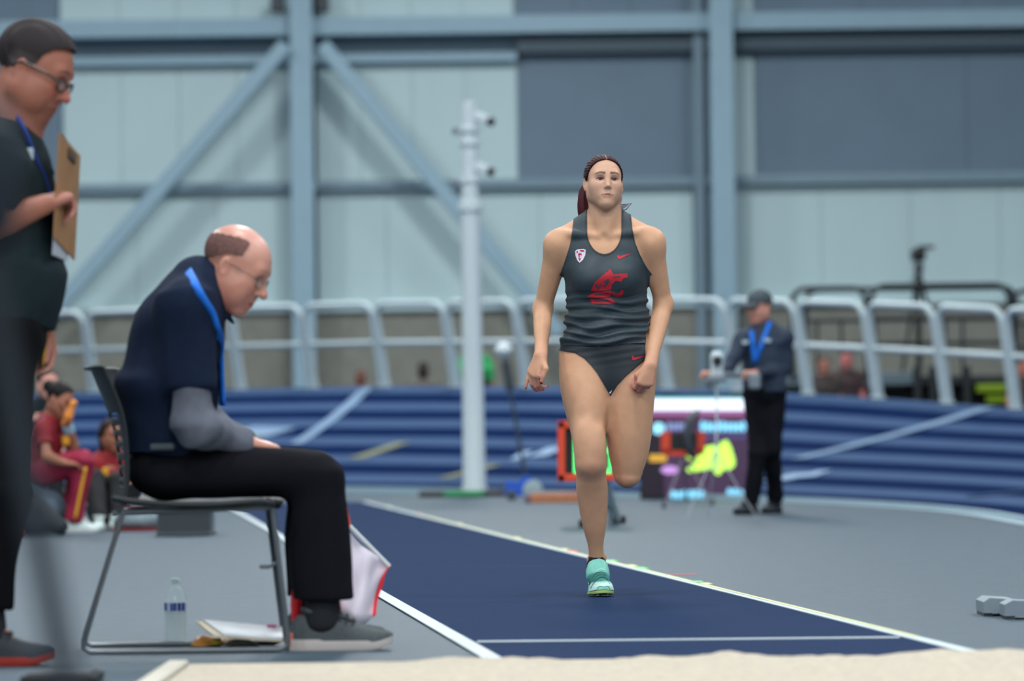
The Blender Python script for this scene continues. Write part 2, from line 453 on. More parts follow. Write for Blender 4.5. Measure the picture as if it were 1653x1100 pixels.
# grey floor line markings left
# sand pit
pit = empty('sand_pit', (1.3, 9, 0), 'long jump sand pit with pale wooden border at the runway end', 'sand pit', kind='structure')
rows = []; random.seed(3)
nx, ny = 140, 60
for j in range(ny+1):
    y = 11.0-(11.0-5.5)*j/ny; row = []
    for i in range(nx+1):
        x = -.93+3.9*i/nx
        e = min(1, (11.0-y)/.14)*min(1, (x+.93)/.9)
        z = .010+e*(.016+.010*math.sin(3.1*x+1)*math.sin(2.3*y)+.008*math.sin(9*x+2*y)+.005*math.sin(23*x-11*y)+.004*math.sin(41*x+31*y))
        row.append((x, y-.02*math.sin(1.7*x), z))
    rows.append(row)
o = MB().grid(rows).build('sand', M_sand, pit, True); o['kind'] = 'stuff'
MB().box((-.965, 8.22, .012), (.06, 5.55, .022), bev=.006).build('border_board', M_wood, pit); MB().box((3.0, 8.22, .012), (.06, 5.55, .022), bev=.006).build('border_board', M_wood, pit)
MB().box((.99, 11.012, .005), (3.97, .02, .008), bev=.002).build('border_board', M_wood, pit)

# ------------------------------------------------------------------ banked track
TC = V(-18.5, 27.5); RI, RO = 22.0, 28.0
def hout(thd): return float(np.interp(thd, [-40, -12, 0, 10, 20, 30.7, 35, 39.8, 45, 53, 60, 120], [.0, .0, .20, .38, .60, .82, .95, 1.08, 1.18, 1.25, 1.26, 1.26]))
def bank(r, thd, up=0.0):
    t = math.radians(thd); h = hout(thd)*(r-RI)/(RO-RI)
    if thd < 0: return V(TC[0]+r, TC[1]+thd*.5, h+.004+up)   # straight beyond the bend
    return V(TC[0]+r*math.cos(t), TC[1]+r*math.sin(t), h+.004+up)
def bank_px(px, py):
    best = None
    for (rl, rh, tl, th_, n) in ((RI, RO, -5, 75, 60),):
        lo = [rl, tl]; hi = [rh, th_]
        for it in range(5):
            g = [(abs(proj(bank(r, t))[0]-px)+abs(proj(bank(r, t))[1]-py)*3, r, t) for r in np.linspace(lo[0], hi[0], 25) for t in np.linspace(lo[1], hi[1], 25)]
            m = min(g); d = [(hi[0]-lo[0])/12, (hi[1]-lo[1])/12]
            lo = [max(RI, m[1]-d[0]), m[2]-d[1]]; hi = [min(RO, m[1]+d[0]), m[2]+d[1]]
    return m[1], m[2]
TH = np.concatenate([np.linspace(-60, -1, 20), np.linspace(0, 80, 161)])
track = MB()
top = [bank(RO, t, -.012) for t in TH]; bot = [bank(RI, t, -.012) for t in TH]
track.grid([bot, top]); track.grid([top, [V(p[0], p[1], 0) for p in top]])
track = track.build('track', M_td, fix=False); tag(track, 'banked blue striped indoor running track curving behind the runway', 'track', kind='structure')
dw = (RO-RI)/12
for i in range(12):
    a = RI+i*dw; b = a+dw
    if i % 2 == 0: a, b, m = a+.0, b+.03, M_td
    else: a, b, m = a+.03, b, M_tl
    MB().grid([[bank(a, t) for t in TH], [bank(b, t) for t in TH]]).build('lane_stripe', m, track, True, fix=False)
MB().grid([[bank(RI, t)+V(0, 0, .0) for t in TH], [bank(RI-.17, t)*V(1, 1, 0)+V(0, 0, .005) for t in TH]]).build('inner_line', mat('inner_line_paint', C(150, 172, 182), .8, spec=.2), track, fix=False)
KH = lambda t: float(np.interp(t, [-60, 0, 30, 45, 80], [.02, .03, .045, .085, .095]))
k_in = [bank(RI-.03, t)*V(1, 1, 0) for t in TH]; k_out = [bank(RI+.03, t)*V(1, 1, 0) for t in TH]
MB().grid([k_in, [p+V(0, 0, KH(t)) for p, t in zip(k_in, TH)], [p+V(0, 0, KH(t)) for p, t in zip(k_out, TH)], k_out]).build('kerb', MATS['inner_line_paint'], track, fix=False)
def bstrip(a, b, wd, m, name='lane_marking', n=10):
    (ra, tta), (rb, ttb) = bank_px(*a), bank_px(*b); L1 = []; L2 = []
    P = [bank(ra+(rb-ra)*i/n, tta+(ttb-tta)*i/n, .012) for i in range(n+1)]
    for i in range(n+1):
        d = nv(P[min(i+1, n)]-P[max(i-1, 0)]); rr_, tt_ = ra+(rb-ra)*i/n, tta+(ttb-tta)*i/n; e1 = bank(rr_+.05, tt_)-bank(rr_-.05, tt_); e2 = bank(rr_, tt_+.1)-bank(rr_, tt_-.1); s = nv(np.cross(d, np.cross(e1, e2))); L1.append(P[i]-s*wd/2); L2.append(P[i]+s*wd/2)
    MB().grid([L1, L2]).build(name, m, track, fix=False, solid=.004)
bstrip((478, 714), (592, 628), .16, M_tmark); bstrip((1290, 742), (1594, 659), .19, M_tmark)
bstrip((1560, 803), (1653, 796), .2, M_tl)
bstrip((574, 742), (650, 716), .22, M_tyel); bstrip((716, 774), (800, 752), .2, M_tyel); bstrip((400, 712), (468, 692), .2, M_tyel)
bstrip((385, 697), (455, 699), .5, M_tmark)
for (px, py, q) in ((1276, 772, 1.4), (1316, 767, .7), (842, 737, .5), (884, 731, .9)):
    bstrip((px-14*q-3, py+1), (px+14*q+3, py-1), .55, mat('lane_number', C(140, 166, 196), .7, spec=.2), 'lane_number')

# ------------------------------------------------------------------ tubular barrier sections on the outer edge
names = ['leftmost silver barrier section, beside the standing man with the clipboard', 'silver barrier section above the upper chair back', 'silver barrier section mostly hidden behind the seated man',
         'silver barrier section just right of the seated man\'s face', 'silver barrier section third to the left of the white mast', 'silver barrier section directly left of the white mast',
         'silver barrier section directly right of the white mast', 'silver barrier section behind the runner\'s right arm', 'silver barrier section hidden behind the runner\'s torso',
         'silver barrier section just right of the runner\'s left elbow', 'silver barrier section behind the capped official', 'silver barrier section just right of the capped official',
         'silver barrier section second to the right of the capped official', 'silver barrier section below the camera tripod', 'rightmost complete silver barrier section', 'silver barrier section cut by the right picture edge']
def barrier(ta, tb, label):
    tm = (ta+tb)/2; beta = math.atan2(hout(tm), RO-RI)
    rh = V(math.cos(math.radians(tm)), math.sin(math.radians(tm)), 0); up = V(0, 0, math.cos(beta))-rh*math.sin(beta)
    b0 = bank(RO-.05, ta, 0); b1 = bank(RO-.05, tb, 0); e = nv(b1-b0); H_, cr = 1.10, .16
    root = empty('barrier_section', (b0+b1)/2, label, 'barrier', 'tubular barrier sections along the track')
    path = [b0]+arc_pts(b0+up*(H_-cr)+e*cr, -e, up, cr, 0, math.pi/2, 6)+arc_pts(b1+up*(H_-cr)-e*cr, up, e, cr, 0, math.pi/2, 6)+[b1]
    MB().tube(path, .042, 10).build('frame', M_alu, root, True)
    m0 = b0+up*.585; m1 = b1+up*.585
    MB().tube([m0, m1], .038, 10).build('mid_rail', M_alu, root, True)
    for b in (b0, b1): MB().box(b+V(0, 0, .012), (.12, .12, .02), bev=.004).build('foot_plate', M_alu, root)
k = 0
for n in range(-1, 15):
    ta = 62.75-2.45*n; barrier(ta-.09, ta-2.45+.09, names[n+1])

# ------------------------------------------------------------------ back wall
WY = 62.0
def wx(px): return at(px, 300, WY)[0]
def wz(py, px=700): return at(px, py, WY)[2]
wall = MB().box((0, WY+.15, 4.5), (50, .3, 9.2)).build('wall_back', M_girt); tag(wall, 'tall pale steel-framed back wall of the hall', 'wall', kind='structure')
base = MB().box((0, WY-.12, 1.33), (50, .2, 2.66)).build('masonry_base', M_masonry, wall)
def panel(x0, x1, y0, y1, m, n=1):
    X0, X1 = wx(x0), wx(x1); Z0, Z1 = wz(y1), wz(y0)
    for i in range(n):
        a = X0+(X1-X0)*i/n; b = X0+(X1-X0)*(i+1)/n
        MB().box(((a+b)/2, WY-.03, (Z0+Z1)/2), (b-a-.006, .06, Z1-Z0), bev=.004).build('panel', m, wall)
# lower row, middle row, top row
panel(-420, 478, 300, 498, M_panel, 7); panel(500, 1118, 300, 498, M_panel, 5); panel(1180, 1900, 290, 498, M_panel, 5)
panel(-260, 100, 100, 298, M_panel_d, 3); panel(104, 478, 100, 298, M_panel, 4); panel(500, 836, 100, 298, M_panel, 4); panel(842, 1112, 90, 296, M_panel_d, 1)
panel(1184, 1218, 100, 290, M_panel, 1); panel(1224, 1900, 80, 290, M_panel_d, 2)
panel(-260, 96, -150, 30, M_panel_d, 3); panel(100, 478, -150, 30, M_panel, 4); panel(500, 832, -150, 30, M_panel, 4); panel(838, 1112, -150, 30, M_panel_d, 3); panel(1184, 1218, -150, 30, M_panel, 1); panel(1224, 1900, -150, 30, M_panel_d, 4)
def hbeam(x0, x1, py0, py1, dep, name, m=M_steel):
    X0, X1 = wx(x0), wx(x1); zt, zb = wz(py0), wz(py1)
    b = MB(); b.box(((X0+X1)/2, WY-dep, (zt+zb)/2), (X1-X0, .05, zt-zb)); b.box(((X0+X1)/2, WY-dep/2, zt-.02), (X1-X0, dep, .04)); b.box(((X0+X1)/2, WY-dep/2, zb+.02), (X1-X0, dep, .04))
    return b.build(name, m, wall)
hbeam(-500, 2000, 32, 60, .55, 'beam')
hbeam(104, 478, 88, 102, .25, 'girt_and_shade', M_steel); hbeam(500, 836, 88, 102, .25, 'girt_and_shade', M_steel); hbeam(838, 2000, 66, 90, .3, 'girt_and_shade', mat('beam_shade', C(70, 88, 100), .6))  # last, dark bar on the right stands in for the shadow under the beam
hbeam(-500, 2000, 292, 306, .22, 'girt_and_shade', M_girt)
hbeam(-500, 2000, 492, 502, .3, 'ledge', M_panel)
def column(px, wd, dep):
    x = wx(px); w_ = wd/100.0; b = MB()
    b.box((x, WY-dep, 4.5), (w_, .05, 9.2)); b.box((x, WY-dep/2, 4.5), (.06, dep, 9.2)); b.box((x, WY-.03, 4.5), (w_*1.1, .06, 9.2))
    b.build('column', M_steel, wall)
column(493, 36, .8); column(1163, 37, .8)
MB().box((wx(1128), WY-.2, 4.5), (.16, .4, 9.2)).build('column_shade', M_girt, wall)  # darker bar standing in for the flange shadow beside the right column
def brace(a, b):
    A = at(a[0], a[1], WY-.9); B = at(b[0], b[1], WY-.9); d = nv(B-A); n = V(0, 1, 0); s = np.cross(d, n)
    MB().box((A+B)/2, (np.linalg.norm(B-A), .2, .24), ax=(d, n, s), bev=.02).build('brace', M_steel, wall)
brace((462, 72), (85, 505)); brace((520, 72), (905, 540))
for (px, py) in ((448, 6), (520, 6)): MB().box(at(px, py, WY-.5), (.22, .2, .28), bev=.03).build('bracket', M_dgrey, wall)

# ------------------------------------------------------------------ white camera mast
mb_ = ground(766, 801); root = empty('camera_mast', mb_, 'tall white telescopic mast carrying two small cameras', 'mast')
bx, by = mb_[0], mb_[1]; zt = at(755, 166, by)[2]
lean = (at(755, 166, by)[0]-bx)/zt
def mp(z): return V(bx+lean*z*.55, by, z)
b = MB(); b.lathe(mp(.03), mp(4)-mp(.03), [(0, .13), (.05, .13), (.09, .115), (1.4, .105), (2.9, .098), (2.98, .098)], 24); b.build('lower_tube', M_whitep, root, True)
z2 = at(757, 300, by)[2]
MB().lathe(mp(z2-.28), (lean*.55, 0, 1), [(0, .088), (.02, .125), (.1, .125), (.12, .09), (zt-z2, .082), (zt-z2+.28, .08), (zt-z2+.285, .06)], 20).build('upper_tube', M_whitep, root, True)
for zc in (z2+.02, z2+.40, z2+.54): MB().lathe(mp(zc), (lean*.55, 0, 1), [(0, .09), (.01, .108), (.05, .108), (.06, .09)], 20).build('collar', M_whitep, root, True)
for i, (px, py) in enumerate(((776, 190), (776, 271))):
    c = at(px, py, by-.02); d = nv(V(1, -.15, -.42)); s = nv(np.cross(d, V(0, 0, 1))); u_ = np.cross(s, d)
    cb = MB().box(c, (.17, .09, .09), ax=(d, s, u_), bev=.015).build('camera_body', M_whitep, root)
    MB().lathe(c+d*.085, d, [(0, .045), (.06, .045), (.065, .03)], 14).build('lens', M_blackp, cb, True)
    MB().tube([c-d*.03-u_*.04, V(mp(c[2]-.08)[0], by, c[2]-.10)], .018, 8).build('bracket', M_grey, root)
    MB().box(V(mp(c[2])[0]-.14, by, c[2]-.13-.02*i), (.06, .05, .08), ax=None, bev=.01).build('clamp', M_grey, root)
MB().box((bx+.02, by-.12, .03), (1.16, .6, .05), bev=.01).build('base_plate', M_blackp, root)
o = MB().box((bx-.10, by-.56, .03), (.40, .24, .06), bev=.015).build('ground_mat', mat('green_mat', C(30, 140, 80), .7)); tag(o, 'small green mat in front of the white mast base', 'mat')
# blue dolly + wand
p = ground(838, 808); root = empty('dolly', p, 'small bright blue dolly with pale wheel beside the white mast', 'dolly')
MB().prism([p+V(-.13, 0, .04), p+V(.14, 0, .04), p+V(.16, 0, .16), p+V(.08, 0, .24), p+V(-.02, 0, .17), p+V(-.12, 0, .19)], (0, .22, 0)).build('body', mat('bright_blue', C(30, 90, 200), .5), root)
for dx in (.10,): 
    for dy in (-.03, .22): MB().lathe(p+V(dx+.03, dy, .096), (0, 1, 0), [(0, .07), (.01, .095), (.03, .095), (.04, .07)], 18).build('wheel', mat('pale_wheel', C(150, 170, 176), .5), root, True)
MB().lathe(p+V(-.07, -.02, .05), (0, 1, 0), [(0, .03), (.01, .05), (.03, .05), (.04, .03)], 14).build('wheel', M_dgrey, root, True)
p0 = at(852, 797, 40.2); p1 = at(813, 566, 40.2); p0[2] = 0.0; root = empty('wand_stand', p0, 'slim dark leaning stand with a white ball head right of the mast', 'stand')
MB().tube([p0+V(0, 0, .02), p0*.5+p1*.5, p1], [.022, .018, .015], 8).build('pole', M_dgrey, root, True)
MB().lathe(p0+(p1-p0)*.72, p1-p0, [(0, .03), (.02, .055), (.3, .05), (.32, .03)], 10).build('sleeve', M_dgrey, root, True)
MB().lathe(p1-V(0, 0, .08), (0, 0, 1), [(0, .03), (.03, .075), (.08, .095), (.13, .075), (.165, .02)], 16).build('ball_head', M_whitep, root, True)
for an in (90, 210, 330): MB().tube([p0+V(0, 0, .16), p0+V(.22*math.cos(math.radians(an)), .22*math.sin(math.radians(an)), .012)], .012, 6).build('leg', M_dgrey, root)
p = ground(900, 812); root = empty('floor_beam', p, 'low orange-brown wooden floor beam behind the runner', 'beam'); MB().box(p+V(0, 0, .045), (.5, .14, .09), bev=.01).build('beam_body', mat('orange_wood', C(184, 120, 84), .6, noise=.1), root); MB().box(p+V(-.27, 0, .035), (.05, .15, .07), bev=.01).build('end_cap', mat('plum_cap', C(110, 80, 100), .6), root)

# ------------------------------------------------------------------ led screen
SY = 36.0
def E(c, s=1.6): 
    n = 'led_%d_%d_%d' % c; return mat(n, C(20, 20, 24), .4, emit=C(*c), estr=s)
def sp(px, py, dy=0): return at(px, py, SY+dy)
root = empty('led_screen', ground(1125, 806), 'large purple video screen on the floor beside the capped official', 'screen')
def srect(x0, y0, x1, y1, dy, th, name, m, par, rr=0):
    a, b, c, d = sp(x0, y0, dy), sp(x1, y0, dy), sp(x1, y1, dy), sp(x0, y1, dy)
    return MB().prism([a, b, c, d], (0, th, 0)).build(name, m, par)
srect(1034, 636, 1212, 808, .02, .16, 'cabinet', M_blackp, root)
face = srect(1072, 641, 1208, 803, 0, .02, 'display_face', E((88, 62, 100), .55), root)
srect(1036, 641, 1071, 803, 0, .02, 'display_face', E((52, 36, 62), .3), root)
srect(1040, 644, 1202, 663, -.01, .01, 'bright_bar', E((226, 236, 255), 1.5), face)
srect(1040, 641, 1202, 643.5, -.01, .01, 'cyan_rule', E((40, 200, 200), 1.0), face)
srect(1040, 664, 1204, 672, -.01, .01, 'pink_bar', E((176, 110, 170), .8), face)
srect(1040, 674, 1204, 680, -.01, .01, 'plum_bar', E((112, 50, 92), .6), face)
def blobs(x0, x1, y0, y1, n, c, name, s=1.3):
    random.seed(int(x0*7+y0))
    for i in range(n):
        a = x0+(x1-x0)*(i+.02)/n; b = x0+(x1-x0)*(i+.98)/n; t = y0+random.uniform(0, .2)*(y1-y0); pts = []
        for q in range(12): pts.append(sp((a+b)/2+(b-a)/2*math.cos(q*math.pi/6), (t+y1)/2+(y1-t)/2*math.sin(q*math.pi/6), -.01))
        MB().prism(pts, (0, .008, 0)).build(name, E(c, s), face)
blobs(1130, 1204, 679, 698, 9, (130, 214, 255), 'cyan_glyph'); blobs(1052, 1074, 680, 702, 1, (150, 225, 250), 'cyan_glyph'); blobs(1076, 1108, 681, 696, 4, (140, 160, 215), 'blue_glyph', .9)
blobs(1138, 1204, 702, 709, 6, (96, 90, 160), 'violet_glyph', .7)
blobs(1082, 1138, 790, 806, 6, (130, 214, 250), 'cyan_glyph'); blobs(1173, 1210, 788, 804, 4, (130, 214, 250), 'cyan_glyph')
blobs(1066, 1096, 750, 766, 1, (200, 150, 225), 'pink_glyph', 1.1)
srect(1048, 734, 1076, 746, -.01, .008, 'amber_bar', E((220, 170, 60), 1.0), face)
pts = [(1108, 758), (1122, 748), (1132, 724), (1150, 719), (1160, 722), (1164, 714), (1174, 711), (1180, 722), (1186, 742), (1186, 752), (1176, 760), (1168, 758), (1160, 768), (1154, 764), (1150, 757), (1130, 760), (1112, 763)]
MB().prism([sp(x, y, -.01) for x, y in pts], (0, .008, 0)).build('lime_graphic', E((190, 255, 90), 1.5), face)
MB().prism([sp(x, y, -.01) for x, y in [(1109, 732), (1114, 727), (1121, 730), (1120, 740), (1113, 744), (1108, 739)]], (0, .008, 0)).build('lime_graphic', E((190, 235, 80), 1.2), face)
for px in (1060, 1180): MB().box(ground(px, 806)+V(0, .1, .02), (.1, .5, .04), bev=.01).build('foot', M_blackp, root)

# result display with green digits on a tripod
IY = 26.5
def ip(px, py, dy=0): return at(px, py, IY+dy)
def tripod(root, top, feet, r, m, mf):
    for f_ in feet:
        MB().tube([top, f_], [r*1.1, r], 8).build('leg', m, root, True); MB().lathe(f_-V(0, 0, .0), (0, 0, 1), [(0, r*2.2), (.05, r*2.2), (.06, r*1.2)], 10).build('rubber_foot', mf, root, True)
M_orange = mat('orange_frame', C(224, 74, 44), .5)
g = ground(968, 850); root = empty('result_board', g, 'orange-framed black result board with green light on a grey tripod behind the runner', 'display')
a, b_, c_, d_ = ip(906, 686), ip(1000, 684), ip(1000, 770), ip(906, 772)
MB().prism([a, b_, c_, d_], (0, .14, 0)).build('case', M_blackp, root)
fr = MB()
def fbar(p, q, w_): 
    d = nv(q-p); fr.box((p+q)/2+V(0, -.02, 0), (np.linalg.norm(q-p)+w_, .08, w_), ax=(d, V(0, 1, 0), np.cross(d, V(0, 1, 0))), bev=.006)
fbar(a, b_, .05); fbar(b_, c_, .05); fbar(c_, d_, .05); fbar(d_, a, .05); fr.build('frame', M_orange, root)
for i, (px0, px1) in enumerate(((926, 940), (946, 960), (966, 988))):
    for (x0, y0, x1, y1) in ((px0, 690, px1, 697), (px0, 724, px1, 731), (px0, 758, px1, 764), (px0, 697, px0+5, 726), (px1-5, 697, px1, 726), (px0, 730, px0+5, 758), (px1-5, 730, px1, 758)):
        q = [ip(x0, y0, -.012), ip(x1, y0, -.012), ip(x1, y1, -.012), ip(x0, y1, -.012)]
        MB().prism(q, (0, .01, 0)).build('digit_segment', mat('led_green', C(10, 30, 14), .4, emit=C(90, 255, 130), estr=1.8), root)
tripod(root, ip(978, 772, .07), [ground(945, 852), ground(1000, 846), ground(985, 822)], .022, M_alu, M_blackp)
# lit red box with hood on tripod in front of the screen
RY = 34.0
def rp(px, py, dy=0): return at(px, py, RY+dy)
g = ground(1100, 812); root = empty('signal_box', g, 'red-framed black signal box with dark curved hood before the screen', 'signal')
MB().prism([rp(1082, 700), rp(1126, 700), rp(1126, 728), rp(1082, 728)], (0, .12, 0)).build('case', M_blackp, root)
for (x0, x1) in ((1068, 1082), (1126, 1138)): MB().prism([rp(x0, 697), rp(x1, 697), rp(x1, 731), rp(x0, 731)], (0, .14, 0)).build('side_panel', M_orange, root)
MB().prism([rp(1068, 727), rp(1138, 727), rp(1132, 736), rp(1074, 736)], (0, .14, 0)).build('bottom_panel', M_orange, root)
hp = bez([rp(1128, 663, -.04), rp(1116, 676, -.06), rp(1110, 700, -.07), rp(1112, 722, -.06), rp(1117, 734, -.02)], 6)
MB().tube(hp, [.03+.035*math.sin(min(1, i/8)*1.57) for i in range(len(hp))], 10, flat=.6).build('hood', M_dgrey, root, True)
tripod(root, rp(1104, 736, .06), [ground(1072, 822), ground(1150, 816), ground(1108, 808)], .008, mat('dull_violet_leg', C(96, 92, 108), .6), M_dgrey)

# ------------------------------------------------------------------ grey blocks far right
for (x0, x1, y0, y1, d_, lab) in ((1588, 1640, 966, 996, .22, 'light grey foam block lying left of its twin at the right edge'), (1622, 1690, 970, 1001, .14, 'grey foam block in front, cut by the right picture edge')):
    a = ground(x0, y1); wd = ground(x1, y1)[0]-a[0]; hh = at(x0, y0, a[1])[2]
    root = empty('foam_block', a+V(wd/2, d_/2, 0), lab, 'block', 'grey foam blocks'); 
    MB().prism([a+V(0, 0, .012), a+V(wd, 0, .012), a+V(wd, .0, hh*.9), a+V(wd*.2, 0, hh), a+V(0, 0, hh*.78)], (0, d_, 0)).build('body', mat('block_grey', C(126, 140, 150), .6, noise=.05), root)
    for dx in (.15, .85): MB().box(a+V(wd*dx, d_/2, .006), (.03, d_*.9, .012)).build('foot_strip', M_dgrey, root)

# ------------------------------------------------------------------ camera platform on the right behind the barrier
PY = 50.0
def pp(px, py, dy=0): return at(px, py, PY+dy)
X0, X1 = pp(1262, 600)[0], pp(1700, 600)[0]; zd = pp(1400, 612)[2]; X_m = pp(1485, 600)[0]
root = empty('camera_platform', ((X0+X1)/2, PY+1, 0), 'black-railed raised camera platform behind the right barriers', 'platform')
M_deck = mat('deck_edge', C(98, 116, 126), .6)
MB().box(((X0+X_m)/2, PY+1.0, zd), (X_m-X0, 2.0, .16), bev=.01).build('deck', M_deck, root)
MB().box(((X1+X_m)/2, PY+1.0, zd-.03), (X1-X_m, 2.0, .12), bev=.01).build('deck', M_black, root)
MB().box(((X0+X1)/2, PY+1.1, (zd-.1)/2), (X1-X0-.2, 1.6, zd-.1)).build('skirt', mat('black_cloth', C(16, 18, 20), .8), root)
for (x0, x1, y0, y1) in ((1576, 1640, 621, 633), (1592, 1640, 640, 650)):
    a, b_ = pp(x0, y0, -.02), pp(x1, y1, -.02); MB().box((a+b_)/2, (b_[0]-a[0], .06, a[2]-b_[2]), bev=.01).build('lime_strip', mat('lime_cloth', C(128, 160, 20), .6), root)
def rail(x0, x1, ytop, dy, dbl=True):
    zt = pp((x0+x1)/2, ytop, dy)[2]; a = pp(x0, ytop, dy); b = pp(x1, ytop+(-6 if x0 > 1400 else -2), dy); a[2] = zt; b[2] = zt+.02; cr = .18; e = V(1, 0, 0); u_ = V(0, 0, 1)
    path = [V(a[0], a[1], zd)]+arc_pts(V(a[0], a[1], zt-cr)+e*cr, -e, u_, cr, 0, math.pi/2, 5)+arc_pts(V(b[0], b[1], zt-cr)-e*cr, u_, e, cr, 0, math.pi/2, 5)+[V(b[0], b[1], zd)]
    r = MB().tube(path, .035, 8).build('railing', M_black, root, True)
    for z in (zt-.42, zt-.75): MB().tube([V(a[0], a[1], z), V(b[0], b[1], z)], .025, 8).build('rail_bar', M_black, r, True)
    for t in (.33, .66): q = a+(b-a)*t; MB().tube([V(q[0], q[1], zd), V(q[0], q[1], zt-.42)], .02, 6).build('rail_post', M_black, r, True)
rail(1278, 1398, 466, 0); rail(1406, 1628, 461, 0); rail(1632, 1700, 470, .3)
rail(1300, 1640, 466, 1.9)
for px in (1300, 1480, 1505, 1560, 1630): MB().box(V(pp(px, 600)[0], PY-.03, (zd+.1)/2), (.1, .1, zd+.2), bev=.01).build('post', M_black, root)
# tripod camera on the deck
root = empty('tripod_camera', (pp(1484, 490, .8)[0], PY+.8, zd+.08), 'black video camera on a tripod standing on the right platform', 'camera')
c = pp(1482, 412, .8); tp = pp(1483, 432, .8)
MB().box(c, (.16, .34, .17), bev=.02).build('camera_body', M_blackp, root)
MB().box(c+V(.1, -.02, .10), (.22, .12, .05), bev=.015).build('viewfinder', M_blackp, root)
MB().lathe(c+V(0, -.17, 0), (0, -1, 0), [(0, .06), (.1, .07), (.16, .075), (.17, .05)], 14).build('lens', M_blackp, root, True)
MB().lathe(tp-V(0, 0, .06), (0, 0, 1), [(0, .05), (.02, .07), (.1, .06), (.12, .04)], 12).build('tripod_head', M_dgrey, root, True)
for (dx, dy) in ((-.26, -.2), (.3, -.15), (.04, .35)):
    MB().tube([tp-V(0, 0, .05), V(tp[0]+dx, tp[1]+dy, zd+.085)], [.03, .02], 8).build('leg', M_blackp, root, True)
MB().tube([tp, tp+V(-.12, -.3, -.2)], .012, 6).build('pan_handle', M_blackp, root)

# ------------------------------------------------------------------ floor things at left: ribbed crate, bag
g = ground(297, 866); s_ = 1/(F/g[1]); root = empty('ribbed_crate', g, 'dark grey ribbed plastic crate seen under the chair seat', 'crate')
W_, H_ = 90*s_, 50*s_
MB().box(g+V(0, .22, H_/2), (W_-.03, .4, H_-.02)).build('body', mat('crate_core', C(96, 110, 118), .6), root)
for i in range(12):
    x = -W_/2+W_*(i+.5)/12; MB().box(g+V(x, .01, H_/2), (W_/12*.5, .03, H_*.9)).build('rib', M_dgrey, root)
for (dz, hh) in ((.012, .024), (H_-.012, .03)): MB().box(g+V(0, .2, dz), (W_, .44, hh), bev=.005).build('rim', M_dgrey, root)
